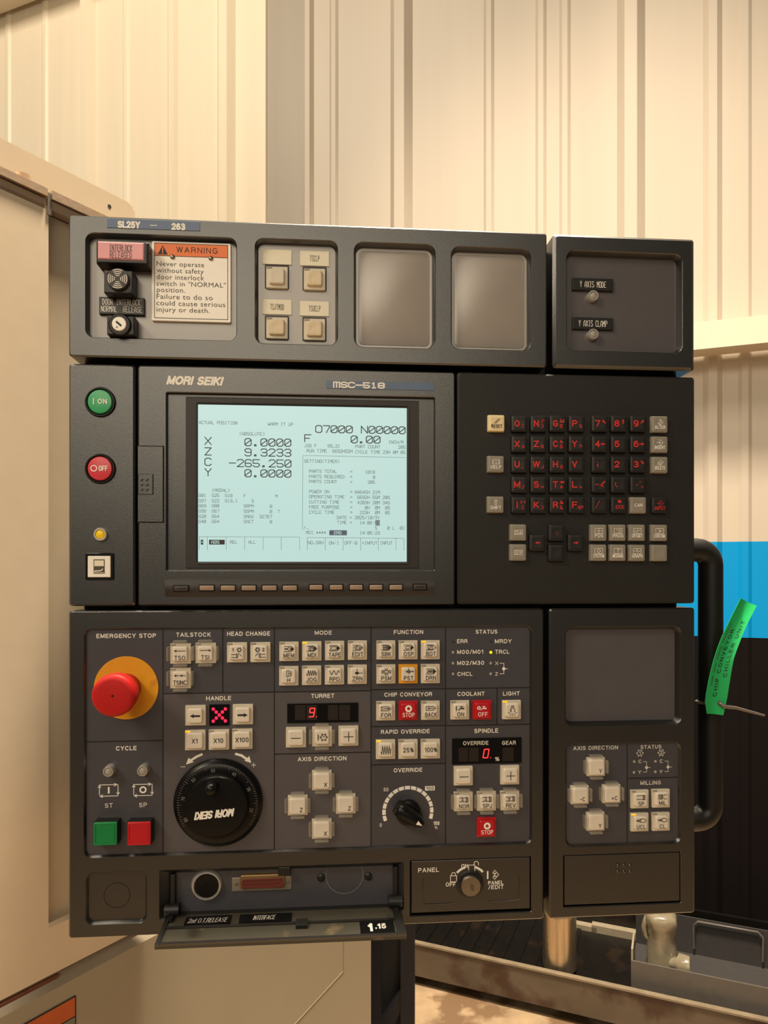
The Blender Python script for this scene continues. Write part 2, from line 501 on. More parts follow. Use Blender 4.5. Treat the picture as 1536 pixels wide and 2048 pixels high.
def ftext(bm, s, cx, cz, wd, h, d, bold=0.02, shear=0.0, rot=0.0, space=1.0, tf=V):
    vs, fs, W, H = glyphs(s, bold, shear, space)
    kx = wd / W if wd else h / H
    ky = h / H if h else wd / W
    c, sn = cos(rot), sin(rot)
    vv = [bm.verts.new(tf(cx + x * kx * c - y * ky * sn, cz + x * kx * sn + y * ky * c, d)) for x, y in vs]
    for f in fs:
        try: bm.faces.new([vv[i] for i in f])
        except ValueError: pass


def FT(parent, name, s, px, py, wpx, hpx, d, m='white', **k):
    bm = bmesh.new()
    x, z = P(px, py, d)
    sc = S(px, d)
    if all(c in HV for c in s) and 'wt' in k or s.isupper() or not any(c.islower() for c in s):
        htext(bm, s, x, z, wpx * sc, hpx * sc, d, k.get('wt', .17), k.get('shear', 0), k.get('rot', 0), k.get('gap', .20))
    else: ftext(bm, s, x, z, wpx * sc if wpx else None, hpx * sc if hpx else None, d, **k)
    return obj(name, bm, m, parent)


def ST(parent, name, rows, m, d):
    """rows: (text, px, py, cell width px, height px, pitch px, line px, anchor)"""
    bm = bmesh.new()
    for s, px, py, cw, hh, pt, wd, an in rows:
        x, z = P(px, py, d)
        k = S(px, d)
        stext(bm, s, x, z, cw * k, hh * k, pt * k, wd * k, d, an)
    return obj(name, bm, m, parent)


def prect(x0, y0, x1, y1, d=0.0):
    """photo rectangle -> centre x, centre z, half width, half height on the plane"""
    ax, _ = P(x0, HY, d)
    bx, _ = P(x1, HY, d)
    xm = (x0 + x1) / 2
    _, z1 = P(xm, y0, d)
    _, z0 = P(xm, y1, d)
    return (ax + bx) / 2, (z0 + z1) / 2, (bx - ax) / 2, (z1 - z0) / 2


def PAD(parent, name, m, x0, y0, x1, y1, d0, d1, r=0.0, ch=0.0004, label=None):
    bm = bmesh.new()
    pad(bm, *prect(x0, y0, x1, y1, d1), d0, d1, r, ch)
    return obj(name, bm, m, parent, label=label)


def housing(parent, name, x0, z0, x1, z1, holes, thick=0.03, ch=0.0016, m='housing'):
    """moulded front with openings; hole = dict(c=(cx,cz,hw,hh), r, depth, inner=(cx,cz,hw,hh) or taper)"""
    bm = bmesh.new()
    cx, cz, hw, hh = (x0 + x1) / 2, (z0 + z1) / 2, (x1 - x0) / 2, (z1 - z0) / 2
    outer = [bm.verts.new(V(x, z, 0)) for x, z in rr(cx, cz, hw - ch, hh - ch, 0.002, 3)]
    o2 = [bm.verts.new(V(x, z, -ch)) for x, z in rr(cx, cz, hw, hh, 0.003, 3)]
    o3 = [bm.verts.new(V(x, z, -thick)) for x, z in rr(cx, cz, hw, hh, 0.003, 3)]
    n = len(outer)
    edges = [bm.edges.new((outer[k], outer[(k + 1) % n])) for k in range(n)]
    for a, b in ((outer, o2), (o2, o3)):
        for k in range(n): bm.faces.new((a[k], a[(k + 1) % n], b[(k + 1) % n], b[k]))
    bm.faces.new(o3)
    for h in holes:
        hx, hz, w_, h_ = h['c']
        r, dp, tp = h.get('r', 0.007), h['depth'], h.get('taper', 0.0015)
        ix, iz, iw, ih = h.get('inner', (hx, hz, w_ - tp, h_ - tp))
        e = 0.0008
        loops = [(rr(hx, hz, w_ + e, h_ + e, r + e, 6), 0), (rr(hx, hz, w_, h_, r, 6), -e),
                 (rr(ix, iz, iw, ih, max(r - tp, 0.0008), 6), -dp)]
        rows = [[bm.verts.new(V(x, z, d)) for x, z in pts] for pts, d in loops]
        k_ = len(rows[0])
        edges += [bm.edges.new((rows[0][k], rows[0][(k + 1) % k_])) for k in range(k_)]
        for a, b in zip(rows, rows[1:]):
            for k in range(k_): bm.faces.new((a[k], a[(k + 1) % k_], b[(k + 1) % k_], b[k]))
    bmesh.ops.triangle_fill(bm, edges=edges, use_beauty=True, use_dissolve=False)
    return obj(name, bm, m, parent, smooth=35)


def recess_floor(parent, name, h, m, label=None):
    hx, hz, w_, h_ = h.get('inner', h['c'])
    bm = bmesh.new()
    pad(bm, hx, hz, w_ + 0.002, h_ + 0.002, -h['depth'] - 0.003, -h['depth'] + 0.00005, h.get('r', 0.007), 0.0001)
    return obj(name, bm, m, parent, label=label)


# picture marks on buttons: polylines in a -1..1 box
def arc(cx, cy, r, a0, a1, n=14): return [(cx + r * cos(radians(a0 + (a1 - a0) * k / n)), cy + r * sin(radians(a0 + (a1 - a0) * k / n))) for k in range(n + 1)]


TURR = [arc(0, 0, .75, 0, 360, 6)] + [arc(.85 * cos(radians(a)), .85 * sin(radians(a)), .13, 0, 360, 6) for a in range(0, 360, 60)]
def shift(pls, dx, dy, k): return [[(x * k + dx, y * k + dy) for x, y in p] for p in pls]
BOXARR = [[(-1, .8), (.4, .8), (1, 0), (.4, -.8), (-1, -.8)], [(.45, .75), (.98, 0), (.45, -.75), (.45, 0), (.8, 0)]]
SPIN = [[(-1, .6), (.4, .6)], [(-1, -.6), (.4, -.6)], [(.4, .8), (.4, -.8), (.8, -.6), (.8, .6), (.4, .8)], [(.6, .75), (.6, -.75)]]
IC = dict(
    left=[[(1, 0), (-1, 0)], [(-.7, .25), (-1, 0), (-.7, -.25)]],
    right=[[(-1, 0), (1, 0)], [(.7, .25), (1, 0), (.7, -.25)]],
    left2=[[(1, 0), (-1, 0)], [(-.7, .25), (-1, 0), (-.7, -.25)], [(.4, .25), (.1, 0), (.4, -.25)]],
    head1=shift(TURR, .45, .55, .4) + [[(-.6, .3), (-.6, .8), (-.7, .7)], [(-.9, -.3), (0, -.3)], [(-.9, -.8), (0, -.8)], [(0, -.15), (0, -.9), (.2, -.75), (.2, -.3), (0, -.15)], [(.3, 0), (.8, -.6)]],
    head2=shift(TURR, -.45, .55, .4) + [[(.4, .75), (.6, .8), (.7, .65), (.4, .3), (.7, .3)], [(.9, -.3), (0, -.3)], [(.9, -.8), (0, -.8)], [(0, -.15), (0, -.9), (-.2, -.75), (-.2, -.3), (0, -.15)], [(-.3, 0), (-.8, -.6)]],
    mem=BOXARR + [[(0, .5), (.45, 0), (0, -.5), (-.45, 0), (0, .5)], [(-.9, 0), (-.3, 0)], [(-.55, .2), (-.75, 0), (-.55, -.2)]],
    mdi=BOXARR + [[(-.55, -.55), (-.55, .55), (.3, .55), (.3, -.55), (-.55, -.55)], [(-.3, -.5), (-.3, 0), (-.1, .35), (.05, 0), (.2, .3)]],
    tape=BOXARR + [[(-1, .8), (-.6, .2), (-1, -.6)], [(-.5, .5), (.2, .5), (.4, .1), (.1, -.5), (-.6, -.5)]],
    edit=BOXARR + [[(-.5, -.4), (.3, -.4), (.5, .1), (0, .5), (-.4, -.2)], [(-.9, -.1), (-.2, .6)]],
    h=[[(-.4, -.9), (-.4, .9), (0, .9), (0, -.9), (-.4, -.9)], [(.2, .8), (.5, .6), (.5, .2), (.2, 0), (.5, -.2), (.5, -.6), (.2, -.8)]],
    jog=[[(-1, -.3)] + [(-.85 + .2125 * k, .8 if k % 2 else -.8) for k in range(9)] + [(1, .3)]],
    rpd=[[(-1 + 2 * k / 24, .6 * cos(k / 24 * 4.4 * pi + .3)) for k in range(25)]],
    zrn=[arc(-.1, -.3, .3, 0, 360), arc(-.1, -.3, .15, 0, 360, 8), [(-.1, 1), (-.1, -.8)], [(-.5, -.3), (1, -.3)]],
    sbk=BOXARR + [[(-.6, -.55), (-.6, .55), (.3, .55), (.3, -.55), (-.6, -.55)], [(-.6, .12), (.1, .12)], [(-.6, -.12), (.1, -.12)], [(.05, .4), (.3, 0), (.05, -.4)]],
    osp=BOXARR + [arc(-.2, 0, .45, 20, 150), arc(-.2, 0, .45, 200, 330)],
    bdt=BOXARR[:1] + [[(-.6, -.55), (-.6, .55), (.3, .55), (.3, -.55), (-.6, -.55)], [(-.4, -.35), (.1, .35)]],
    psm=[arc(0, 0, .45, 0, 360, 8), [(-.3, .9), (.3, .9)], [(-.2, .9), (-.2, .5)], [(.2, .9), (.2, .5)], [(-.3, -.9), (.3, -.9)], [(-.2, -.9), (-.2, -.5)], [(.2, -.9), (.2, -.5)], [(-.6, .4), (-.6, -.4), (-.9, -.4), (-.9, .4), (-.6, .4)], [(.6, .4), (.6, -.4), (.9, -.4), (.9, .4), (.6, .4)]],
    pst=[arc(0, 0, .4, 0, 360), [(0, 1), (0, -.6)], [(-.6, 0), (1, 0)], [(.8, .15), (1, 0), (.8, -.15)]],
    drn=BOXARR + [[(-.8, -.3)] + [(-.7 + .15 * k, .45 if k % 2 else -.45) for k in range(8)]],
    fore=[[(-1, .6), (.45, .6), (1, 0), (.45, -.6), (-1, -.6), (-.85, 0), (-1, .6)], [(-.6, 0), (.6, 0)], [(.35, .2), (.6, 0), (.35, -.2)]],
    back=[[(-1, .6), (.45, .6), (1, 0), (.45, -.6), (-1, -.6), (-1, .6)], [(-.6, 0), (.6, 0)], [(-.35, .2), (-.6, 0), (-.35, -.2)]],
    turret=shift(TURR, .3, 0, .75) + [[(-.8, .5), (-.8, -.5)], [(-.74, .5), (-.74, -.5)], [(.1, .2), (.3, 0), (.5, .2)]],
    light=[arc(0, .1, .45, -50, 230), [(-.3, -.25), (-.3, .1)], [(-.2, .5), (-.2, .95), (.2, .95), (.2, .5)], [(-.9, -.5), (-.6, -.35)], [(.9, -.5), (.6, -.35)], [(-.5, -1), (-.35, -.6)], [(.5, -1), (.35, -.6)], [(0, -1.05), (0, -.65)]],
    spin=SPIN + [[(-.5, .9), (-.2, .3), (-.4, .1), (-.1, -.4)], [(-.6, -.2), (-.2, -.2)]],
    spinr=SPIN + [[(-.5, -.9), (-.2, -.3), (-.4, -.1), (-.1, .4)], [(-.6, .2), (-.2, .2)]],
    sp=SPIN,
    mil=[[(-.9, .7), (-.1, .7)], [(-.9, .35), (-.1, .35)], [(-.9, 0), (0, 0)], [(-.9, -.35), (-.1, -.35)], [(-.9, -.7), (-.1, -.7)], [(-.1, .8), (-.1, -.8)], [(.9, .7), (.4, .7), (.2, .35), (0, .35)], [(.9, -.7), (.4, -.7), (.2, -.35), (0, -.35)]],
    ucl=[arc(.4, 0, .6, 0, 360), [(-.1, .5), (-.4, .3), (-.4, -.3), (-.1, -.5)], [(-.4, .12), (-.7, .12), (-.7, .3), (-1, 0), (-.7, -.3), (-.7, -.12), (-.4, -.12)]],
    cl=[arc(.4, 0, .6, 0, 360), [(.1, .6), (-.15, .3), (-.15, -.3), (.1, -.6)], [(-.95, .12), (-.5, .12), (-.5, .3), (-.2, 0), (-.5, -.3), (-.5, -.12), (-.95, -.12)]],
    minus=[[(-1, 0), (1, 0)]], plus=[[(-1, 0), (1, 0)], [(0, -1), (0, 1)]],
)


def tap_fill(bm, cx, cz, k, d):
    for q in ([(-.6, -.1), (.5, -.1), (.5, .25), (-.6, .25)], [(-.2, .25), (.1, .25), (.1, .6), (-.2, .6)], [(-.55, .6), (.45, .6), (.45, .8), (-.55, .8)],
              [(-1, -.1), (-.6, -.1), (-.6, .1), (-.75, .1), (-.75, -.5), (-1, -.5)], [(.5, -.2), (.75, -.2), (.75, .35), (.5, .35)]):
        flat(bm, [(cx + x * k, cz + z * k) for x, z in q], d)


def button(mod, px, py, size, text=None, icon=None, kind='white', led=None, guard=False, floor=-0.003, capk=0.70,
           tpos='low', label=None, ring=False, tap=None, toff=0.0, tk=1.0):
    """square push button: base plate, raised cap, legend, lamp window, clear guards"""
    dcap = floor + 0.0062
    x, z = P(px, py, dcap - 0.003)
    h = size * S(px, dcap) / 2
    basem, capm, inkm = {'white': ('ivory', 'cap', 'ink'), 'red': ('redcap', 'redcap', 'white'), 'amber': ('amber', 'cap', 'ink'),
                         'warm': ('ivory', 'capwarm', 'ink'), 'pale': ('ivory', 'ivory', 'ink')}[kind]
    bm = bmesh.new()
    pad(bm, x, z, h, h, floor - 0.001, floor + 0.0032, 0.0006, 0.0005)
    b = obj('push_button', bm, basem, mod, label=label)
    bm = bmesh.new()
    c = h * capk
    loft(bm, [(rr(x, z, c * 1.04, c * 1.04, 0.0016), floor + 0.003), (rr(x, z, c, c, 0.0018), floor + 0.0052),
              (rr(x, z, c * .95, c * .95, 0.0018), floor + 0.0060), (rr(x, z, c * .86, c * .86, 0.0018), dcap),
              (rr(x, z, c * .6, c * .6, 0.0018), dcap - 0.0002)])
    obj('button_cap', bm, capm, b, smooth=50)
    d = dcap + 0.00012
    bm = bmesh.new()
    u = h
    if text:
        n = len(text)
        if tpos == 'low': htext(bm, text, x, z - u * .38 + toff * u, min(u * 1.25, hnat(text, u * .44)), u * .44 * tk, d, .13)
        elif tpos == 'mid': htext(bm, text, x, z, min(u * 1.3, hnat(text, u * .46)), u * .46 * tk, d, .13)
        else: htext(bm, text, x + u * (.36 - .18 * (n - 1)), z - u * .36, hnat(text, u * .44), u * .44, d, .13)
    if icon:
        low = text and tpos == 'low'
        kx, kz, oz = (u * 0.52, u * 0.34, u * 0.30) if low else (u * 0.52, u * 0.52, 0)
        if icon in ('minus', 'plus'): kx = kz = u * 0.44
        if icon == 'head1' or icon == 'head2': kx, kz = u * .58, u * .56
        wl = u * (0.07 if icon in ('minus', 'plus') else 0.055)
        for pl in IC[icon]: stroke(bm, [(x + a * kx, z + oz + q * kz) for a, q in pl], wl, d)
        if low and icon in ('mem', 'mdi', 'tape', 'sbk', 'osp', 'drn'):
            flat(bm, [(x + .45 * kx, z + oz + .75 * kz), (x + .98 * kx, z + oz), (x + .45 * kx, z + oz - .75 * kz)], d)
    if ring: ring_flat(bm, x, z + u * 0.26, u * .16, u * .36, d + .00003)
    if tap:
        tap_fill(bm, x + u * .12, z + u * .2, u * .34, d)
        if tap == 'on': stroke(bm, [(x - u * .45, z + u * .45), (x - u * .45, z + u * .05)], u * .09, d)
        else: ring_flat(bm, x - u * .42, z + u * .28, u * .08, u * .19, d)
    if icon is None and kind != 'red' and tpos == 'arrow':
        pass
    if len(bm.faces): obj('legend', bm, inkm, b)
    else: bm.free()
    if led is not None:
        bm = bmesh.new()
        pad(bm, x - u * 0.72, z + u * 0.87, u * 0.25, u * 0.085, floor + 0.003, floor + 0.0036, 0, 0.0001)
        obj('indicator_window', bm, 'ledamber' if led else 'winoff', b)
    if guard:
        bm = bmesh.new()
        for dx, dz in ((0, 1), (0, -1), (1, 0), (-1, 0)):
            if isinstance(guard, str) and {(0, 1): 't', (0, -1): 'b', (1, 0): 'r', (-1, 0): 'l'}[(dx, dz)] not in guard: continue
            a, q = (u * 0.72, u * 0.15) if dz else (u * 0.15, u * 0.72)
            gx, gz = x + dx * u * 1.17, z + dz * u * 1.17
            pad(bm, gx, gz, a, q, floor, floor + 0.0065, 0.0016, 0.0012)
        obj('clear_guard', bm, 'clear', b, smooth=40)
    return b


def arrow_fill(bm, x, z, u, d, way, solid=True):
    k = way
    flat(bm, [(x - k * u * .5, z), (x - k * u * .12, z + u * .2), (x - k * u * .12, z - u * .2)][::int(1)], d)
    if solid:
        flat(bm, [(x - k * u * .12, z - u * .09), (x + k * u * .5, z - u * .09), (x + k * u * .5, z + u * .09), (x - k * u * .12, z + u * .09)], d)


def led_pilot(mod, name, px, py, rpx, floor, dtop, lens='ledoff', label=None):
    """chrome sleeve pilot lamp"""
    x, z = P(px, py, dtop)
    r = rpx * S(px, dtop)
    bm = bmesh.new()
    disc(bm, x, z, [(r * 1.05, floor), (r * 1.05, dtop - .001), (r * .95, dtop), (r * .76, dtop), (r * .7, dtop - .0015), (r * .3, dtop - .0016)], 28)
    o = obj(name, bm, 'chrome', mod, smooth=40, label=label)
    bm = bmesh.new()
    disc(bm, x, z, [(r * .7, dtop - .002), (r * .66, dtop - .0006), (r * .4, dtop), (r * .05, dtop + .0003)], 24)
    obj('lamp_lens', bm, lens, o, smooth=60)
    return o


def seven(bm, x, z, wd, h, digit, d, t):
    segs = {'a': [(-.5, 1), (.5, 1)], 'b': [(.5, 1), (.5, 0)], 'c': [(.5, 0), (.5, -1)], 'd': [(-.5, -1), (.5, -1)], 'e': [(-.5, -1), (-.5, 0)], 'f': [(-.5, 0), (-.5, 1)], 'g': [(-.5, 0), (.5, 0)]}
    on = {'9': 'abcdfg', '0': 'abcdef', '8': 'abcdefg'}[digit]
    for s in on:
        (x0, z0), (x1, z1) = segs[s]
        f = .78
        mx, mz = (x0 + x1) / 2, (z0 + z1) / 2
        q = [(mx + (a - mx) * f, mz + (b - mz) * f) for a, b in ((x0, z0), (x1, z1))]
        stroke(bm, [(x + a * wd + .09 * b * h, z + b * h / 2) for a, b in q], t, d)


# ------------------------------------------------------------------ the setting
class Frame:
    """an upright plane seen by the camera: e runs along it, n points out of it, o is (right, ahead) of the lens"""
    def __init__(s, o, e, n): s.o, s.e, s.n = o, e, n

    def pt(s, a, off, z):
        xr = s.o[0] + a * s.e[0] + off * s.n[0]
        dp = s.o[1] + a * s.e[1] + off * s.n[1]
        p = cam.location + RGT * xr + FWD * dp
        return Vector((p.x, p.y, z))

    def at(s, px, off=0.0):
        t = (px - CX) / FPX
        ox, od = s.o[0] + off * s.n[0], s.o[1] + off * s.n[1]
        return (t * od - ox) / (s.e[0] - t * s.e[1])

    def dep(s, a, off=0.0): return s.o[1] + a * s.e[1] + off * s.n[1]

    def az(s, px, py, off=0.0):
        a = s.at(px, off)
        return a, CAMH + (HY - py) * s.dep(a, off) / FPX

    def box(s, bm, a0, a1, f0, f1, z0, z1):
        v = [bm.verts.new(s.pt(a, f, z)) for z in (z0, z1) for f in (f0, f1) for a in (a0, a1)]
        for q in ((0, 1, 3, 2), (4, 5, 7, 6), (0, 1, 5, 4), (2, 3, 7, 6), (0, 2, 6, 4), (1, 3, 7, 5)): bm.faces.new([v[i] for i in q])

    def prism(s, bm, poly, f0, f1):
        loft(bm, [(poly, f0), (poly, f1)], tf=lambda a, z, f: s.pt(a, f, z))


WF = Frame((0, 3.0), (0.934, -0.357), (-0.357, -0.934))
# sheet wall profile: (position along the wall, how far it stands out)
prof = []
ribs = [(-60, 'm'), (16, 's'), (90, 's'), (176, 'M'), (252, 's'), (346, 'm'), (453, 'M'), (532, 'lap'), (618, 'edge'), (668, 's'), (803, 'M'), (978, 's'),
        (1082, 's'), (1130, 's'), (1262, 'M'), (1425, 'm'), (1490, 's'), (1640, 'M')]
prof.append((WF.at(-700), 0))
for px, k in ribs:
    a = WF.at(px)
    if k == 's': prof += [(a - .022, 0), (a - .010, .008), (a + .010, .008), (a + .022, 0)]
    elif k == 'm': prof += [(a - .032, 0), (a - .014, .016), (a + .014, .016), (a + .032, 0)]
    elif k == 'M': prof += [(a - .050, 0), (a - .022, .032), (a + .022, .032), (a + .050, 0)]
    elif k == 'lap': prof += [(a - .002, 0), (a, -.012)]
    elif k == 'edge': prof += [(a - .03, -.012), (a - .012, .020), (a + .012, .020), (a + .025, 0)]
prof.append((WF.at(2300), 0))
zb0 = WF.az(1460, 1274)[1]
zb1 = WF.az(1460, 1083.5)[1]
bm = bmesh.new()
zs = [0, zb0, zb1, 6.0]
grid = [[bm.verts.new(WF.pt(a, f, z)) for a, f in prof] for z in zs]
for k in range(3):
    for i in range(len(prof) - 1):
        f = bm.faces.new((grid[k][i], grid[k][i + 1], grid[k + 1][i + 1], grid[k + 1][i]))
        am = (prof[i][0] + prof[i + 1][0]) / 2
        f.material_index = (2, 1, 0 if am < WF.at(532) else (3 if am < WF.at(612) else 4))[k]
back = [[bm.verts.new(WF.pt(a, -.06, z)) for a in (prof[0][0], prof[-1][0])] for z in (0, 6.0)]
bm.faces.new((back[0][0], back[0][1], back[1][1], back[1][0]))
obj('wall_back', bm, ['wallcream', 'wallblue', 'wallblack', 'wallgrey', 'walldim'], kind='structure')

bm = bmesh.new()
zt, zl = WF.az(1463, 667)[1], WF.az(1463, 712)[1]
WF.box(bm, prof[0][0], prof[-1][0], 0.03, 0.16, zl, zt - .02)
WF.box(bm, prof[0][0], prof[-1][0], 0.15, 0.17, zl - .012, zt)
obj('trim_1', bm, 'girt', kind='structure')
bm = bmesh.new()
zg = WF.az(0, 28, .03)[1]
WF.box(bm, prof[0][0], prof[-1][0], 0.03, 0.20, zg, zg + .22)
obj('trim_2', bm, 'girt', kind='structure')

bm = bmesh.new()
for q in ((-4, -4), (6, -4), (6, 5), (-4, 5)): pass
vs = [bm.verts.new((x, y, z)) for z in (-.05, 0) for x, y in ((-5, -4), (5, -4), (5, 5), (-5, 5))]
for q in ((0, 1, 2, 3), (4, 5, 6, 7), (0, 1, 5, 4), (1, 2, 6, 5), (2, 3, 7, 6), (3, 0, 4, 7)): bm.faces.new([vs[i] for i in q])
obj('floor', bm, 'floor', kind='structure')

# ------------------------------------------------------------------ the machine enclosure beside and under the console
MF = Frame((-0.4056, 0.85), (0.554, 0.832), (0.832, -0.554))
_, zdoor = MF.az(95, 412)
enc = thing('machine_enclosure', MF.pt(.3, -.2, 0), 'large cream enamelled machine enclosure standing behind the control console, orange stripe at its foot', 'machine')
aL = MF.at(-420)
a97, a137 = MF.at(97), MF.at(137)
zb = MF.az(97, 1857)[1]
az1, az2 = MF.az(0, 2025), MF.az(200, 1879)
za = (az1[1] + az2[1]) / 2
LO = .008
zledge = MF.az(140, 1962, LO)[1]
aR = MF.at(700)
# main sheet with its tall notch
bm = bmesh.new()
MF.prism(bm, [(aL, za), (aR, za), (aR, zb), (a97, zb), (a97, zdoor), (aL, zdoor)], -.03, 0)
obj('front_sheet', bm, 'enamel', enc)
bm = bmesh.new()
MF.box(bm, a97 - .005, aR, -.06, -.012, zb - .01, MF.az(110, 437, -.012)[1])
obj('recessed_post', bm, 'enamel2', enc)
bm = bmesh.new()
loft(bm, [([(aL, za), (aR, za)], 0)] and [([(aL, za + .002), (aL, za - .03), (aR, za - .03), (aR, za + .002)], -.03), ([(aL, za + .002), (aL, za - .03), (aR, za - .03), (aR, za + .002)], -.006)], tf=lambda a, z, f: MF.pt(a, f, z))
obj('seam_gap', bm, 'enamelshade', enc)
# sloping ledge then the lower sheet standing further out
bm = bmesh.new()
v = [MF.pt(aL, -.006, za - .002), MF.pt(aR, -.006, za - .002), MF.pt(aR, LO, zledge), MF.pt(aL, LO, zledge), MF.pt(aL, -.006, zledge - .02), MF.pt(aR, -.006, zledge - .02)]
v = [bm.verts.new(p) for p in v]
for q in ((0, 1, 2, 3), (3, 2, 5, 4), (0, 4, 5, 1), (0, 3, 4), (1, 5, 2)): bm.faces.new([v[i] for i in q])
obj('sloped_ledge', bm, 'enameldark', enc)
bm = bmesh.new()
a_s0, z_s0 = MF.az(-30, 2042, -.004)
a_s1, z_s1 = MF.az(118, 1946, -.004)
MF.prism(bm, [(MF.at(-60, .004), za - .004), (MF.at(122, .004), za - .004), (MF.at(110, .004), za - .016), (MF.at(-60, .004), za - .020)], -.008, .0006)
obj('rust_streak', bm, 'ruststain', enc, label='brown rust streak along the seam')
aE = MF.at(742, LO)
a687 = MF.at(687, LO)
z687 = MF.az(687, 1942, LO)[1]
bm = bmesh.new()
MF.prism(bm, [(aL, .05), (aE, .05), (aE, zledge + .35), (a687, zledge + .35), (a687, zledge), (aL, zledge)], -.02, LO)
obj('lower_sheet', bm, 'enamelshade', enc)
bm = bmesh.new()
ax0, zx0 = MF.az(591, 2048, LO + .001)
dd = .0015
MF.prism(bm, [(a687 - dd, MF.az(687, 1840, LO + .001)[1]), (a687 + dd, MF.az(687, 1840, LO + .001)[1]), (a687 + dd, z687), (ax0 - (a687 - ax0) + dd, zx0 - (z687 - zx0)), (ax0 - (a687 - ax0) - dd, zx0 - (z687 - zx0)), (a687 - dd, z687)], LO - .002, LO + .0006)
obj('sheet_seam', bm, 'enameldark', enc)
q = [MF.az(x, y, LO + .001) for x, y in ((73, 2048), (150, 1994))]
a0, a1 = MF.at(-60, LO + .001), q[1][0]
zt = q[1][1]
zo = MF.az(150, 2032, LO + .001)[1]
bm = bmesh.new()
MF.prism(bm, [(a0, zo), (a1, zo), (a1, zt), (a0, zt)], LO - .0005, LO + .0009)
obj('orange_stripe', bm, 'stripe', enc, label='orange stripe')
bm = bmesh.new()
MF.prism(bm, [(a0, zo - .08), (a1, zo - .08), (a1, zo - .001), (a0, zo - .001)], LO - .0005, LO + .0009)
obj('grey_stripe', bm, 'stripegrey', enc, label='grey stripe')
bm = bmesh.new()
for zz in (zt + .0005, zo - .0005): MF.prism(bm, [(a0, zz - .0007), (a1, zz - .0007), (a1, zz + .0007), (a0, zz + .0007)], LO - .0004, LO + .0011)
MF.prism(bm, [(a1, zo - .08), (a1 + .0014, zo - .08), (a1 + .0014, zt + .001), (a1, zt + .001)], LO - .0004, LO + .0011)
obj('stripe_outline', bm, 'ink', enc)
# upper back sheet and slide rail
off = -.10
p0, p1, p2 = MF.az(-200, 172, off), MF.az(258, 405, off), MF.az(270, 420, off)
aU0, zU0 = MF.az(0, 275, off)
aU1, zU1 = MF.az(255, 404, off)
zU = (zU0 + zU1) / 2
aUe = MF.at(270, off)
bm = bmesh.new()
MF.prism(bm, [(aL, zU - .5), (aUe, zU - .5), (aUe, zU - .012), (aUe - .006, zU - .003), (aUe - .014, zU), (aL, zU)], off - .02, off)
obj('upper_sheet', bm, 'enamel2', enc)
bm = bmesh.new()
aS, zS = MF.az(219, 413, off)
loft(bm, [([(aS + .003 * cos(k * pi / 6), zS + .003 * sin(k * pi / 6)) for k in range(12)], f) for f in (off - .001, off + .0004)], tf=lambda a, z, f: MF.pt(a, f, z))
obj('rivet', bm, 'ink', enc)
r0, r1 = MF.az(0, 338), MF.az(92, 379)
zr1 = MF.az(92, 379)[1]
zr2 = MF.az(92, 396)[1]
zr3 = MF.az(92, 418)[1]
a92 = MF.at(92)
for nm, f0, f1, t, b in (('rail_bar', -.05, .004, zr1, zr2 + .001), ('rail_bar', -.05, .0, zr2 - .001, zr3)):
    bm = bmesh.new()
    MF.box(bm, aL, a92, f0, f1, b, t)
    obj(nm, bm, 'rust', enc)
a98, a112 = MF.at(93), MF.at(109)
bm = bmesh.new()
MF.box(bm, a92 + .001, MF.at(101), -.05, .002, zr3 - .006, MF.az(97, 387)[1])
obj('zinc_bracket', bm, 'zinc', enc)
zq1, zq2, zq3 = MF.az(110, 387)[1], MF.az(110, 405)[1], MF.az(110, 424)[1]
aQ = MF.at(240)
for t, b, f in ((zq1, zq2 + .0007, .004), (zq2 - .0007, zq3, .001)):
    bm = bmesh.new()
    MF.box(bm, MF.at(101), aQ, -.05, f, b, t)
    obj('rail_bar', bm, 'rust', enc)
bm = bmesh.new()
aB, zB = MF.az(57, 362)
loft(bm, [([(.0095 * cos(k * pi / 9), .0095 * sin(k * pi / 9)) for k in range(18)], zz) for zz in (zr1 - .001, zr1 + .009, zr1 + .011)],
     tf=lambda x, y, zz: MF.pt(aB + x, -.014 + y, zz))
obj('rail_bolt', bm, 'rust', enc, smooth=40)
# body behind the sheets
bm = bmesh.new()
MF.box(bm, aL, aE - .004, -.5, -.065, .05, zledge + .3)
obj('body_cabinet', bm, 'enamelshade', enc)
bm = bmesh.new()
MF.box(bm, aL + .02, aE - .05, -.45, -.02, 0, .055)
obj('plinth', bm, 'black', enc)

# ------------------------------------------------------------------ navy stand, conveyor trough, bin, bottle and can
SF = Frame((0.0, 1.62), (0.9962, -0.087), (-0.087, -0.9962))
st = thing('machine_stand', SF.pt(.03, 0, 0), 'navy painted steel stand with a diagonal brace between the machine and the trough', 'stand')
zt = SF.az(780, 1800)[1]
for x0, x1 in ((740, 762), (801, 829)):
    bm = bmesh.new()
    SF.box(bm, SF.at(x0), SF.at(x1), -.03, 0, 0, zt)
    obj('post', bm, 'navy', st)
bm = bmesh.new()
p, q = SF.az(752, 2060), SF.az(829, 1935)
SF.prism(bm, [(p[0], p[1]), (p[0] + .032, p[1] - .012), (q[0], q[1] - .032), (q[0], q[1])], -.022, -.004)
obj('diagonal_brace', bm, 'navy', st)
bm = bmesh.new()
SF.box(bm, SF.at(741), SF.at(827), -.06, -.04, 0, zt)
obj('back_plate', bm, 'shadowgap', st)

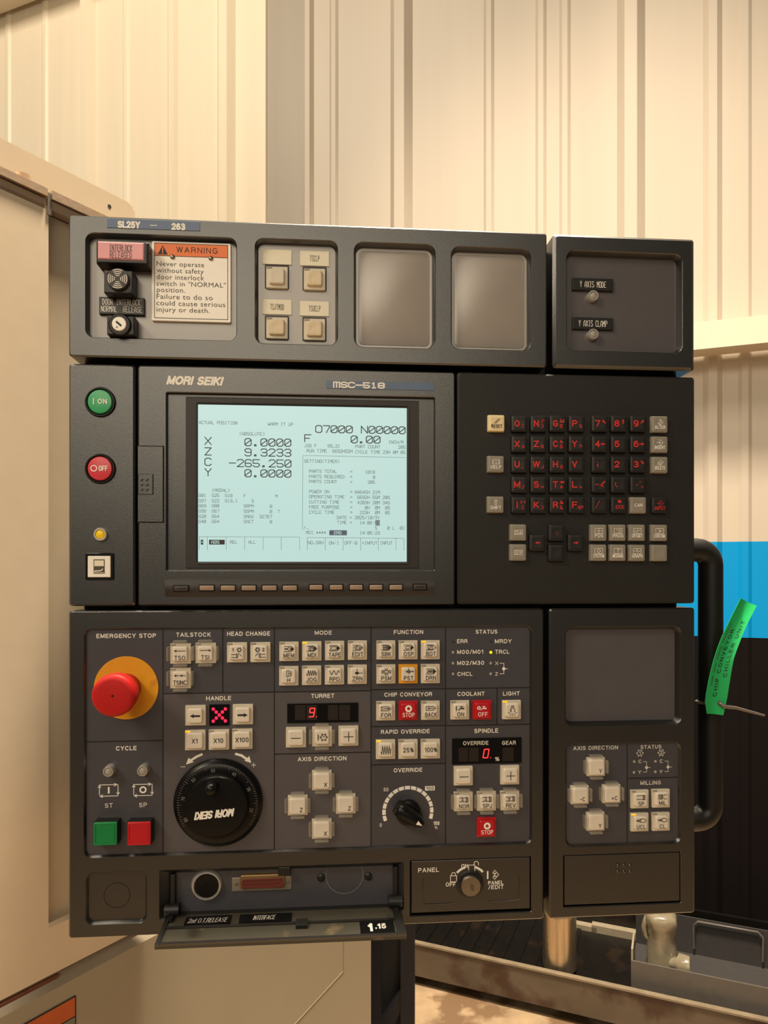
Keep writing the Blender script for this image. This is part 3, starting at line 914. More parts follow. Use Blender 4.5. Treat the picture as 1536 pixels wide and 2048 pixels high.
zf = WF.az(829, 1962)
TF = Frame((0, 2.46), (0.9226, -0.3857), (-0.3857, -0.9226))
ztop = TF.az(829, 1886)[1]
zbot = TF.az(829, 1962)[1]
aT0, aT1 = TF.at(640), TF.at(1750)
tr = thing('chip_conveyor', TF.pt(.2, -.2, 0), 'long low grey steel conveyor trough with rusty patches and a dark oily bed', 'conveyor')
bm = bmesh.new()
TF.box(bm, aT0, aT1, -.012, 0, .035, ztop)
obj('side_wall', bm, 'trough', tr)
bm = bmesh.new()
TF.box(bm, aT0, aT1, -.016, .004, ztop - .003, ztop + .003)
obj('top_lip', bm, 'lipsteel', tr)
bm = bmesh.new()
bed0 = ztop - .035
TF.box(bm, aT0, aT1, -.40, -.012, bed0 - .02, bed0 + .006)
obj('bed', bm, 'troughin', tr)
bm = bmesh.new()
TF.box(bm, aT0, aT1, -.415, -.40, .035, ztop + .10)
obj('back_wall', bm, 'troughin', tr)
bm = bmesh.new()
for k in range(16):
    a = aT0 + .04 + k * .055
    TF.box(bm, a, a + .016, -.39, -.02, bed0 + .005, bed0 + .011)
obj('slat_belt', bm, 'troughin', tr)
for a in (aT0 + .1, aT0 + 1.2):
    bm = bmesh.new()
    TF.box(bm, a, a + .06, -.36, -.05, 0, bed0 - .019)
    obj('foot', bm, 'black', tr)
for x0, x1, y0, y1 in ((1140, 1195, 1838, 1862), (1185, 1275, 1842, 1885)):
    bm = bmesh.new()
    o_ = -.398
    TF.box(bm, TF.at(x0, o_), TF.at(x1, o_), o_, o_ + .03, TF.az(x0, y1, o_)[1], TF.az(x0, y0, o_)[1])
    obj('bracket', bm, 'bracket', tr, label='pale painted bracket')

# metal can resting in the trough
o_ = -.085
aC = TF.at(1119, o_)
zC0, zC1 = bed0 + .0115, TF.az(1119, 1832, o_)[1]
rC = 33 * TF.dep(aC, o_) / FPX
canM = thing('metal_can', TF.pt(aC, o_, zC0), 'shiny ribbed metal cylinder standing in the dark conveyor trough', 'cylinder')
bm = bmesh.new()
hz = zC1 - zC0 + .03
prf = [(rC * .86, 0), (rC, .006)] + [(rC * (1 - .02 * (k % 2)), .03 + k * hz / 16) for k in range(13)] + [(rC, hz * .95), (rC * .9, hz)]
loft(bm, [([(r * cos(2 * pi * k / 32), r * sin(2 * pi * k / 32)) for k in range(32)], zz) for r, zz in prf], tf=lambda x, y, zz: TF.pt(aC + x, o_ + y, zC0 + zz))
obj('shell', bm, 'canmetal', canM, smooth=40)
bm = bmesh.new()
loft(bm, [([(r * cos(2 * pi * k / 32), r * sin(2 * pi * k / 32)) for k in range(32)], zz) for r, zz in ((rC * .5, hz - .001), (rC * .5, hz + .012), (rC * .4, hz + .014))], tf=lambda x, y, zz: TF.pt(aC + x, o_ + y, zC0 + zz))
obj('cap', bm, 'black', canM, smooth=40)

# grey steel bin on the trough
zbin0 = bed0 + .0115
bF = -.05
bn = thing('steel_bin', TF.pt(TF.at(1400, bF), bF, zbin0), 'grey open steel bin resting on the conveyor trough under the console', 'bin')
b0 = TF.at(1262, bF)
b1 = TF.at(1720, bF)
zbt = TF.az(1262, 1921, bF)[1]
bm = bmesh.new()
TF.box(bm, b0, b1, bF - .006, bF, zbin0, zbt)
obj('front_panel', bm, 'bin', bn)
bm = bmesh.new()
TF.box(bm, b0, b1, bF - .30, bF, zbin0, zbin0 + .006)
obj('base_panel', bm, 'bindark', bn)
bm = bmesh.new()
TF.prism(bm, [(b0, zbin0), (b0 + .006, zbin0), (b0 + .006, zbt + .035), (b0, zbt + .035)], bF - .12, bF - .004)
obj('end_panel', bm, 'bracket', bn)
bm = bmesh.new()
o2 = bF - .28
u0, u1 = TF.at(1388, o2), TF.at(1525, o2)
zu1 = TF.az(1388, 1836, o2)[1]
TF.prism(bm, [(b0, zbin0), (b1, zbin0), (b1, zu1), (b0, zu1)], o2 - .006, o2)
obj('back_panel', bm, 'bindark', bn)
bm = bmesh.new()
tube_pts(bm, [TF.pt(u0, o2 + .008, zbin0 + .03), TF.pt(u0, o2 + .008, zu1 - .02), TF.pt(u0 + .012, o2 + .008, zu1 - .006), TF.pt(u1 - .014, o2 + .008, zu1 - .006), TF.pt(u1, o2 + .008, zu1 - .02), TF.pt(u1, o2 + .008, zbin0 + .03)], .004, 8)
obj('wire_rim', bm, 'bin', bn, smooth=50)

# clouded wrapped bottle in the bin
oB = bF - .10
aB = TF.at(1323, oB)
kB = TF.dep(aB, oB) / FPX
zB0 = zbin0 + .0065
bt = thing('wrapped_bottle', TF.pt(aB, oB, zB0), 'pale bottle in crinkled clouded plastic wrap standing in the grey bin', 'bottle')
hB = TF.az(1338, 1826, oB)[1] - zB0
bm = bmesh.new()
prf = [(.030, 0), (.036, .01), (.036, hB * .2), (.0335, hB * .38), (.032, hB * .52), (.031, hB * .66), (.034, hB * .78), (.037, hB * .88), (.034, hB * .97), (.02, hB)]
ph = [random.uniform(0, 6) for _ in prf]
loft(bm, [([(r * 1.3 * (1 + .06 * sin(5 * a + ph[i]) + .03 * sin(11 * a + 2 * ph[i])) * cos(a), r * 1.3 * (1 + .05 * sin(4 * a + ph[i])) * sin(a)) for a in [2 * pi * k / 40 for k in range(40)]], zz) for i, (r, zz) in enumerate(prf)],
     tf=lambda x, y, zz: TF.pt(aB + x, oB + y, zB0 + zz))
obj('wrapped_body', bm, 'wrap', bt, smooth=70)
bm = bmesh.new()
tube_pts(bm, [TF.pt(aB - .02, oB, zB0 + hB * .9), TF.pt(aB - .044, oB, zB0 + hB * .86), TF.pt(aB - .052, oB + .002, zB0 + hB * .74), TF.pt(aB - .05, oB + .002, zB0 + hB * .6), TF.pt(aB - .034, oB, zB0 + hB * .5)], [.011, .011, .009, .008, .008], 12)
obj('side_handle', bm, 'wrap', bt, smooth=70)
bm = bmesh.new()
tube_pts(bm, [TF.pt(aB + .02, oB + .02, zB0 + .060), TF.pt(aB + .045, oB + .025, zB0 + .062), TF.pt(aB + .052, oB + .025, zB0 + .062), TF.pt(aB + .082, oB + .025, zB0 + .062)], [.018, .020, .034, .030], 16)
obj('spout_cap', bm, 'wrap', bt, smooth=70)

# ------------------------------------------------------------------ the console: module outlines on its front plane
XL = P(137, HY)[0]
XR = P(1390, HY)[0]
def zz(px, py): return P(px, py)[1]
ZA1 = (zz(138, 430) + zz(1093, 465)) / 2
ZA0 = (zz(137, 711.5) + zz(1093, 735)) / 2
ZB1 = (zz(138, 725) + zz(909, 745)) / 2
ZB0 = (zz(138, 1211) + zz(1390, 1208)) / 2
ZC1 = (zz(138, 1222) + zz(1099, 1216.5)) / 2
ZC0 = (zz(137, 1877) + zz(1384, 1827)) / 2
def X(px): return P(px, HY)[0]

cab = thing('console_cabinet', V((XL + XR) / 2, ZC0 + .004, -.06), 'black steel console body carrying the control panels, with a tubular grab handle at its side', 'cabinet')
bm = bmesh.new()
pad(bm, (XL + XR) / 2, (ZA1 + ZC0) / 2, (XR - XL) / 2 - .005, (ZA1 - ZC0) / 2 - .006, -.27, -.0285, 0, .001)
obj('body', bm, 'shadowgap', cab)
bm = bmesh.new()
dH = -.055
def hp(px, py): x, z = P(px, py, dH); return V(x, z, dH)
c0, c1 = hp(1380, 1100), hp(1421, 1100)
rb = .017
pts = [V(XR - .012, P(1421, 1100, dH)[1], dH)]
xa, z1h = P(1421, 1100, dH)
_, z0h = P(1421, 1637, dH)
rt = 23.5 * S(1421, dH)
for k in range(7):
    a = pi / 2 - k / 6 * pi / 2
    pts.append(V(xa - rb + rb * cos(a), z1h - rb + rb * sin(a), dH))
for k in range(7):
    a = -k / 6 * pi / 2
    pts.append(V(xa - rb + rb * cos(a), z0h + rb + rb * sin(a), dH))
pts.append(V(XR - .012, P(1421, 1637, dH)[1], dH))
tube_pts(bm, pts, rt, 20)
obj('grab_handle', bm, 'black', cab, smooth=60)


def module(name, label, x0, x1, z0, z1):
    return thing(name, V((x0 + x1) / 2, z0, -.014), label, 'control panel')


RF = -0.003
# ============ top row, wide module
XA1 = X(1094)
mA = module('switch_panel', 'wide dark switch panel on the top row with orange warning sign and blank grey windows', XL, XA1, ZA0, ZA1)
hA = [dict(c=prect(172, 471, 472.5, 677.5), r=.008, depth=.009, taper=.001),
      dict(c=prect(511, 479.5, 674.5, 688), r=.008, depth=.009, taper=.002),
      dict(c=prect(709, 487, 870, 695), r=.009, depth=.009, taper=.002),
      dict(c=prect(903, 495.5, 1061.5, 699), r=.009, depth=.009, taper=.002)]
housing(mA, 'housing', XL, ZA0, XA1, ZA1, hA, .028)
F9 = -.009
recess_floor(mA, 'recessed_face', hA[0], 'plate')
recess_floor(mA, 'recessed_face', hA[1], 'plate')
for h in hA[2:]: recess_floor(mA, 'blank_window', h, 'blank', label='blank grey window')
for h in hA[2:]:
    bm = bmesh.new()
    hx, hz, w_, h_ = h['c']
    pad(bm, hx, hz, w_ - .0045, h_ - .0045, F9 - .001, F9 + .0006, .005, .0004)
    obj('film_sheet', bm, 'blank', mA, smooth=40)
np_ = PAD(mA, 'nameplate', 'blueplate', 214, 440, 400, 458.5, -.0005, .0006, 0, .0002, label='blue nameplate')
FT(np_, 'plate_lettering', 'SL25Y', 257.8, 449.3, 44, 14, .0008, wt=.23, gap=.12)
FT(np_, 'plate_lettering', '263', 356.8, 453.3, 27, 13.5, .0008, wt=.23, gap=.14)
bm = bmesh.new()
x, z = P(307, 450.8, .0008)
stroke(bm, [(x - .003, z), (x + .003, z)], .0007, .0008)
obj('plate_dash', bm, 'white', np_)
# interlock lamp
bm = bmesh.new()
dL = .010
cx, cz, hw, hh = prect(190.5, 480, 296, 527, dL)
loft(bm, [(rr(cx, cz, hw, hh, .001), F9 - .001), (rr(cx, cz, hw, hh, .001), .006), (rr(cx, cz, hw * .93, hh * .86, .0008), dL - .001), (rr(cx, cz, hw * .91, hh * .82, .0008), dL - .001)])
il = obj('interlock_lamp', bm, 'black', mA, smooth=30)
bm = bmesh.new()
cx, cz, hw, hh = prect(195, 483.5, 288, 519, dL)
pad(bm, cx, cz, hw, hh, .006, dL, .0006, .0012)
obj('lamp_lens', bm, 'pink', il, label='pink lens')
ST(il, 'lens_lettering', [('INTERLOCK', 241.5, 496, 3.3, 12, 5.1, .95, 'c'), ('RELEASED', 241.5, 510, 3.6, 12, 5.5, .95, 'c')], 'inkthin', dL + .0002)
# buzzer
bm = bmesh.new()
dZ = .008
pad(bm, *prect(207.5, 540, 266, 587, dZ), F9 - .001, dZ, .001, .0012)
bz = obj('buzzer', bm, 'black', mA)
x, z = P(235, 557.5, dZ + .004)
r = 21.5 * S(235, dZ)
bm = bmesh.new()
disc(bm, x, z, [(r, dZ - .001), (r, dZ + .003), (r * .93, dZ + .004)], 40)
obj('buzzer_dome', bm, 'frame', bz, smooth=40)
bm = bmesh.new()
for q in (.26, .44, .62, .80):
    for a in (0, 90, 180, 270):
        ring_flat(bm, x, z, r * q, r * (q + .09), dZ + .0042, radians(a + 14 - 45), radians(a + 76 - 45), 8)
obj('sound_slots', bm, 'greyink', bz)
for px, py in ((213, 544), (260, 582)):
    bm = bmesh.new()
    disc(bm, *P(px, py, dZ), [(.0016, dZ - .0005), (.0014, dZ + .0006)], 14)
    obj('mounting_screw', bm, 'conred' if px < 220 else 'gloss', bz, smooth=40)
PL = PAD(mA, 'label_plate', 'black', 198, 594.5, 288.5, 629, F9 - .001, F9 + .004, 0, .0005)
ST(PL, 'plate_lettering', [('DOOR INTERLOCK', 243, 604.5, 3.5, 11, 5.4, .9, 'c'), ('NORMAL  RELEASE', 243, 618.5, 3.5, 11, 5.4, .9, 'c')], 'white', F9 + .0042)
bm = bmesh.new()
dK = .006
pad(bm, *prect(213.5, 631, 269, 670, dK), F9 - .001, dK, .001, .0012)
ks = obj('key_switch', bm, 'black', mA)
x, z = P(238.5, 648, dK + .003)
k = S(238, dK)
bm = bmesh.new()
disc(bm, x, z, [(22 * k, dK - .001), (22 * k, dK + .0015), (20 * k, dK + .0025), (15 * k, dK + .0025)], 36)
obj('key_collar', bm, 'gloss', ks, smooth=40)
bm = bmesh.new()
disc(bm, x, z, [(14.3 * k, dK + .001), (14 * k, dK + .0034), (13 * k, dK + .004)], 32)
obj('key_cylinder', bm, 'sign', ks, smooth=40, label='white key cylinder face')
bm = bmesh.new()
stroke(bm, [(x - 4 * k, z + 3 * k), (x + 3 * k, z - 3 * k)], 4 * k, dK + .0042)
ring_flat(bm, x - 4 * k, z - 7 * k, 1.2 * k, 2 * k, dK + .0042, 0, 2 * pi, 12)
obj('key_slot', bm, 'ink', ks)
# warning sign
dS = F9 + .0035
bm = bmesh.new()
pad(bm, *prect(303.5, 484.5, 461.5, 643, dS), F9 - .001, dS, .0012, .0004)
ws = obj('warning_sign', bm, 'sign', mA, label='white warning plate with an orange band')
bm = bmesh.new()
pad(bm, *prect(309, 488.5, 455.5, 513.5, dS), dS - .0005, dS + .0001, 0, .00005)
obj('orange_band', bm, 'orange', ws)
bm = bmesh.new()
cx, cz, hw, hh = prect(309, 488.5, 455.5, 637.5, dS)
stroke(bm, rr(cx, cz, hw, hh), .0005, dS + .00015, True)
_, zbd = P(382, 513.5, dS)
stroke(bm, [(cx - hw, zbd), (cx + hw, zbd)], .0005, dS + .00015)
xt, zt_ = P(325.5, 500, dS)
kk = S(325, dS)
obj('sign_border', bm, 'ink', ws)
bm = bmesh.new()
tri = [(xt - 10 * kk, zt_ - 9 * kk), (xt + 10 * kk, zt_ - 9 * kk), (xt, zt_ + 9.5 * kk)]
flat(bm, tri, dS + .0002)
obj('alert_triangle', bm, 'ink', ws)
bm = bmesh.new()
stroke(bm, [(xt, zt_ + 4 * kk), (xt, zt_ - 3 * kk)], 2.2 * kk, dS + .0003)
stroke(bm, [(xt, zt_ - 6 * kk), (xt, zt_ - 6.5 * kk)], 2.2 * kk, dS + .0003)
obj('alert_mark', bm, 'orange', ws)
FT(ws, 'sign_lettering', 'WARNING', 394, 500.5, 81, 11.5, dS + .0002, 'ink', wt=.11, gap=.3)
left = 314.3
for i, (s, wpx) in enumerate((('Never operate', 93), ('without safety', 92), ('door interlock', 93), ('switch in "NORMAL"', 136), ('position.', 55), ('Failure to do so', 110), ('could cause serious', 135), ('injury or death.', 104))):
    base = 527.5 + i * 13.05
    desc = any(c in s for c in 'pyjg')
    hpx = 12.2 if desc else 9.6
    cy = base + (1.3 if desc else 0) + wpx * .012
    FT(ws, 'sign_lettering', s, left + wpx / 2, cy, wpx, hpx, dS + .0002, 'inkthin', bold=-.004, space=1.06)
for px, py in ((344.3, 512.5), (421, 515.3)):
    bm = bmesh.new()
    disc(bm, *P(px, py, dS + .002), [(.0024, dS), (.0022, dS + .001), (.0012, dS + .0018)], 18)
    sc_ = obj('sign_screw', bm, 'steel', ws, smooth=50)
# four label tags and buttons
for x0, y0, x1, y1, s in ((525.2, 499, 583, 528.5, ''), (600.4, 502, 658, 531.5, 'TSCLP'), (525, 599, 583, 628.7, 'TSJTMOD'), (600.4, 602.5, 657.8, 631.7, 'TSUCLP')):
    t_ = PAD(mA, 'paper_label', 'paper', x0, y0, x1, y1, F9 - .0005, F9 + .0012, 0, .0001)
    if s: ST(t_, 'label_lettering', [(s, (x0 + x1) / 2, (y0 + y1) / 2, 2.4, 11, 4, .7, 'c')], 'inkthin', F9 + .0014)
for px, py, kd in ((554, 554.3, 'pale'), (629.2, 558, 'warm'), (554, 655.5, 'warm'), (629, 658.5, 'warm')):
    bm = bmesh.new()
    x, z = P(px, py, F9)
    pad(bm, x, z, 24.3 * S(px), 24.3 * S(px), F9 - .001, F9 + .0006, .001, .0002)
    obj('button_surround', bm, 'frame', mA)
    button(mA, px, py, 43, kind=kd, floor=F9 + .0005, led=0)

# ============ top row, small module at the corner
XB0 = X(1106.5)
mB = module('auxiliary_panel', 'small square dark panel at the upper corner of the console with two axis lamps', XB0, XR, ZA0, ZA1)
hB_ = [dict(c=prect(1134, 505, 1364, 703), r=.008, depth=.009, taper=.002)]
housing(mB, 'housing', XB0, ZA0, XR, ZA1, hB_, .028, ch=.003)
recess_floor(mB, 'recessed_face', hB_[0], 'face2')
for y0, y1, s, lx, ly in ((556.5, 581, 'Y AXIS MODE', 1187.5, 590.5), (635, 659, 'Y AXIS CLAMP', 1187.5, 667.5)):
    p_ = PAD(mB, 'label_plate', 'black', 1145, y0, 1227, y1, F9 - .001, F9 + .003, 0, .0006)
    ST(p_, 'plate_lettering', [(s, 1186, (y0 + y1) / 2, 3.4, 11.5, 4.95, .9, 'c')], 'white', F9 + .0032)
    led_pilot(mB, 'pilot_lamp', lx, ly, 10.4, F9 - .001, F9 + .006)

# ============ power strip
XS1 = X(270)
mS = module('power_panel', 'narrow dark strip panel with round green ON and red OFF buttons', XL, XS1, ZB0, ZB1)
bm = bmesh.new()
housing(mS, 'housing', XL, ZB0, XS1, ZB1, [], .028, ch=.002)
bm.free()
for py, mm, s in ((804, 'ongreen', 'ON'), (937.4, 'offred', 'OFF')):
    x, z = P(200.5, py, .001)
    k = S(200)
    bm = bmesh.new()
    disc(bm, x, z, [(30 * k, -.0005), (30 * k, .0012), (28.5 * k, .0022), (26.5 * k, .0022), (25 * k, .0002), (20 * k, .0002)], 48)
    pb = obj('power_button', bm, 'gloss', mS, smooth=40, label=('green ON button' if s == 'ON' else 'red OFF button'))
    bm = bmesh.new()
    disc(bm, x, z, [(24 * k, 0), (23.8 * k, .002), (22.5 * k, .003), (15 * k, .0036), (2 * k, .0038)], 48)
    obj('button_lens', bm, mm, pb, smooth=40)
    bm = bmesh.new()
    if s == 'ON':
        htext(bm, 'ON', x + 6 * k, z, 18 * k, 10 * k, .0041, .17)
        stroke(bm, [(x - 11 * k, z - 5.5 * k), (x - 11 * k, z + 5.5 * k)], 1.9 * k, .0041)
    else:
        htext(bm, 'OFF', x + 7.5 * k, z, 17.5 * k, 10.5 * k, .0041, .17)
        ring_flat(bm, x - 10.5 * k, z, 4.6 * k, 6.6 * k, .0041)
    obj('legend', bm, 'white', pb)
led_pilot(mS, 'pilot_lamp', 199.8, 1068.6, 12.8, -.001, .004, 'amberlens', label='yellow pilot lamp')
bm = bmesh.new()
cx, cz, hw, hh = prect(171.5, 1106, 228.5, 1160)
loft(bm, [(rr(cx, cz, hw, hh, .001), -.0005), (rr(cx, cz, hw, hh, .001), .001), (rr(cx, cz, hw - .0006, hh - .0006, .001), .0016), (rr(cx, cz, hw - .0022, hh - .0022, .001), .0016), (rr(cx, cz, hw - .0024, hh - .0024, .001), .0002)])
cs = obj('card_button', bm, 'gloss', mS, smooth=30)
bm = bmesh.new()
cx, cz, hw, hh = prect(177, 1112, 222.5, 1154.5)
pad(bm, cx, cz, hw, hh, 0, .0026, .0006, .0006)
obj('button_cap', bm, 'sign', cs)
bm = bmesh.new()
k = S(200)
dI = .0028
flat(bm, [(cx - 10.5 * k, cz - 14 * k), (cx + 11 * k, cz - 14 * k), (cx + 11 * k, cz + 14.5 * k), (cx - 10.5 * k, cz + 14.5 * k)], dI)
obj('card_picture', bm, 'inkthin', cs)
bm = bmesh.new()
flat(bm, [(cx - 9 * k, cz + 1 * k), (cx + 9.5 * k, cz + 1 * k), (cx + 9.5 * k, cz + 12.5 * k), (cx - 9 * k, cz + 12.5 * k)], dI + .0001)
stroke(bm, [(cx - 9 * k, cz - 9 * k), (cx + 4 * k, cz - 8 * k), (cx + 7 * k, cz - 5 * k)], 2 * k, dI + .0001)
stroke(bm, [(cx - 9 * k, cz - 12 * k), (cx + 9 * k, cz - 12 * k)], 1.2 * k, dI + .0001)
obj('card_highlight', bm, 'paper', cs)

# ============ display unit
XD0, XD1 = X(275), X(910.5)
mD = module('display_unit', 'dark framed monitor unit with a glowing pale blue screen and a row of soft keys', XD0, XD1, ZB0, ZB1)
dLC = -.013
inner = prect(371, 797, 838, 1137, -.0036)
hD = [dict(c=prect(333, 789.5, 869, 1140.5), r=.0012, depth=.005, taper=.0004)]
cvr = prect(275.8, 893, 326.7, 1044)
housing(mD, 'housing', XD0, ZB0, XD1, ZB1, hD, .028)
recess_floor(mD, 'screen_surround', hD[0], 'housing')
bm = bmesh.new()
pad(bm, *inner, -.0055, -.0042, .001, .0006)
obj('screen_frame', bm, 'frame', mD)
bm = bmesh.new()
sx, sz, shw, shh = prect(396, 812.5, 813.5, 1123.5, -.0035)
o_r, i_r = rr(sx, sz, shw + .002, shh + .002, .0015), rr(sx, sz, shw, shh, .0008)
loft(bm, [(o_r, -.0045), (o_r, -.0030), (i_r, -.0034), (i_r, -.0045)], cap0=False, cap1=False)
obj('screen_bezel', bm, 'black', mD)
bm = bmesh.new()
pad(bm, sx, sz, shw + .0005, shh + .0005, -.006, -.0037, 0, .0001)
scr = obj('screen', bm, 'lcd', mD, label='glowing pale blue screen')
DT = -.0035


def Q(zx, zy): return 380 + zx / 3.4133, 790 + zy / 3.4133


def lcd_rows(rows, m, hh, pitch, cw, wd):
    bm = bmesh.new()
    for s, zx, zy in rows:
        x, z = P(*Q(zx, zy), DT)
        k = S(Q(zx, 0)[0], DT) / 3.4133
        stext(bm, s, x, z, cw * k, hh * k, pitch * k, wd * k, DT, 'l')
    return obj('screen_lettering', bm, m, scr)


small = [('ACTUAL POSITION', 62, 187), ('WARM IT UP', 532, 198), ('(ABSOLUTE)', 338, 264), ('(MODAL)', 152, 650),
         ('G01', 60, 685), ('G97', 60, 722), ('G69', 60, 756), ('G99', 60, 792), ('G20', 60, 828), ('G40', 60, 863),
         ('G25', 150, 685), ('G22', 150, 722), ('G80', 150, 756), ('G67', 150, 792), ('G54', 150, 828), ('G64', 150, 863),
         ('G18', 240, 686), ('G13.1', 240, 722), ('F', 368, 688), ('M', 584, 691), ('S', 422, 724), ('SRPM', 368, 758), ('0', 546, 760), ('SSPM', 368, 794),
         ('0', 546, 796), ('T', 600, 796), ('SMAX', 368, 830), ('32767', 475, 830), ('SACT', 368, 864), ('0', 546, 866),
         ('REL', 274, 1004), ('ALL', 400, 1004),
         ('JOG F', 781, 345), ('99.21', 940, 348), ('PART COUNT', 1130, 352), ('205', 1423, 356), ('INCH/M', 1356, 321),
         ('RUN TIME', 798, 380), ('6692H55M', 973, 383), ('CYCLE TIME', 1130, 388), ('23H 0M 0S', 1318, 390),
         ('SETTING(TIMER)', 781, 451), ('PARTS TOTAL', 814, 520), ('=', 1094, 523), ('1018', 1197, 526), ('PARTS REQUIRED', 814, 556), ('=', 1094, 558), ('0', 1250, 561),
         ('PARTS COUNT', 814, 590), ('=', 1094, 593), ('205', 1214, 595), ('POWER ON', 814, 659), ('=', 1094, 661), ('84645H 21M', 1126, 663),
         ('OPERATING TIME', 814, 694), ('=', 1094, 697), ('6692H 55M 20S', 1143, 698), ('CUTTING TIME', 814, 730), ('=', 1094, 732), ('4203H 20M 34S', 1143, 734),
         ('FREE PURPOSE', 814, 765), ('=', 1094, 767), ('0H  0M  0S', 1195, 769), ('CYCLE TIME', 814, 800), ('=', 1094, 801), ('223H  0M  0S', 1160, 802),
         ('DATE = 2025/10/31', 1004, 836), ('TIME =', 1004, 870), ('14:06:', 1160, 872), ('>_', 778, 905), ('S', 1264, 908), ('0 L  0%', 1348, 908),
         ('MDI ****', 792, 939), ('14:06:23', 1160, 941)]
lcd_rows(small, 'lcdthin', 20, 17.4, 13, 2.3)
lcd_rows([('NO.SRH', 806, 1008), ('OFF:0', 1055, 1010), ('+INPUT', 1175, 1010)], 'lcdthin', 20, 18.0, 13, 2.3)
lcd_rows([('ON:1', 950, 1010), ('INPUT', 1298, 1010)], 'lcdthin', 20, 17.4, 13, 2.3)
big = [('0.0000', 375, 322), ('9.3233', 375, 391), ('-265.250', 268, 464), ('0.0000', 375, 534), ('X', 102, 313), ('Z', 102, 385), ('C', 102, 456), ('Y', 102, 527),
       ('O7000 N00000', 858, 232), ('F', 783, 295), ('0.00', 1100, 303)]
lcd_rows([b for b in big if b[1] < 780], 'lcdink', 49, 53.8, 42, 6)
lcd_rows([b for b in big if b[1] >= 780], 'lcdink', 47, 52.0, 42, 6)


def lcd_block(zx0, zy0, zx1, zy1, m, name='screen_highlight', d=DT - .00004):
    bm = bmesh.new()
    (x0, z1), (x1, z0) = P(*Q(zx0, zy0), d), P(*Q(zx1, zy1), d)
    flat(bm, [(x0, z0), (x1, z0), (x1, z1), (x0, z1)], d)
    return obj(name, bm, m, scr)


lcd_block(130, 988, 237, 1021, 'lcdblock')
lcd_block(74, 988, 91, 1021, 'lcdblock')
lcd_block(1264, 856, 1297, 890, 'lcdblock')
lcd_block(951, 923, 1071, 958, 'lcdblue')
bm = bmesh.new()
for s, zx, zy, k0 in (('ABS', 145, 1004, 1.12), ('<', 76, 1004, 1), ('23', 1265, 873, 1), ('EMG', 985, 941, 1)):
    x, z = P(*Q(zx, zy), DT)
    k = S(Q(zx, 0)[0], DT) / 3.4133
    stext(bm, s, x, z, 13 * k * k0, 20 * k, 17.4 * k * k0, 2.8 * k, DT + .00006, 'l')
obj('screen_lettering', bm, 'lcd', scr)
bm = bmesh.new()
def lcd_line(*pts, wd=2.0):
    stroke(bm, [P(*Q(*p), DT) for p in pts], wd * S(600, DT) / 3.4133, DT)
lcd_line((64, 1056), (64, 968), (748, 970), (748, 1058))
for xx in (118, 247, 373, 499, 623): lcd_line((xx, 970), (xx, 1057))
lcd_line((800, 1058), (800, 973), (1460, 978), (1460, 1060))
for xx in (923, 1045, 1165, 1285, 1406): lcd_line((xx, 975), (xx, 1060))
lcd_line((768, 920), (771, 413), (1472, 427))
lcd_line((951, 941), (980, 941)); lcd_line((1042, 941), (1071, 941))
obj('screen_rule_lines', bm, 'lcdthin', scr)
FT(mD, 'maker_lettering', 'MORI SEIKI', 390.5, 761.5, 113, 17.5, .0003, wt=.24, shear=.28, gap=.09)
np_ = PAD(mD, 'nameplate', 'blueplate', 653, 763.5, 868.5, 779, -.0005, .0006, 0, .0002, label='blue nameplate')
ST(np_, 'plate_lettering', [('mSC-518', 718, 770.3, 11.5, 9.8, 14.9, 2.7, 'c')], 'white', .0008)
# card cover
cx, cz, hw, hh = cvr
bm = bmesh.new()
pad(bm, cx, cz, hw, hh, -.004, .0012, .0004, .0004)
cc = obj('card_cover', bm, 'housing', mD)
bm = bmesh.new()
pad(bm, *prect(276.5, 948, 307.5, 989.5), 0, .0022, .0004, .0008)
obj('finger_latch', bm, 'housing', cc)
bm = bmesh.new()
for i in range(2):
    for j in range(3):
        disc(bm, *P(283.5 + i * 10.5, 959.5 + j * 10, .002), [(.0015, .002), (.0013, .0027), (.0006, .0032)], 12)
obj('grip_dots', bm, 'housing', cc, smooth=60)
bm = bmesh.new()
cx, cz, hw, hh = cvr
stroke(bm, [(cx - hw, cz + hh + .0004), (cx + hw + .0004, cz + hh + .0004), (cx + hw + .0004, cz - hh - .0004), (cx - hw, cz - hh - .0004)], .0010, .0001)
obj('cover_gap', bm, 'groove', cc)
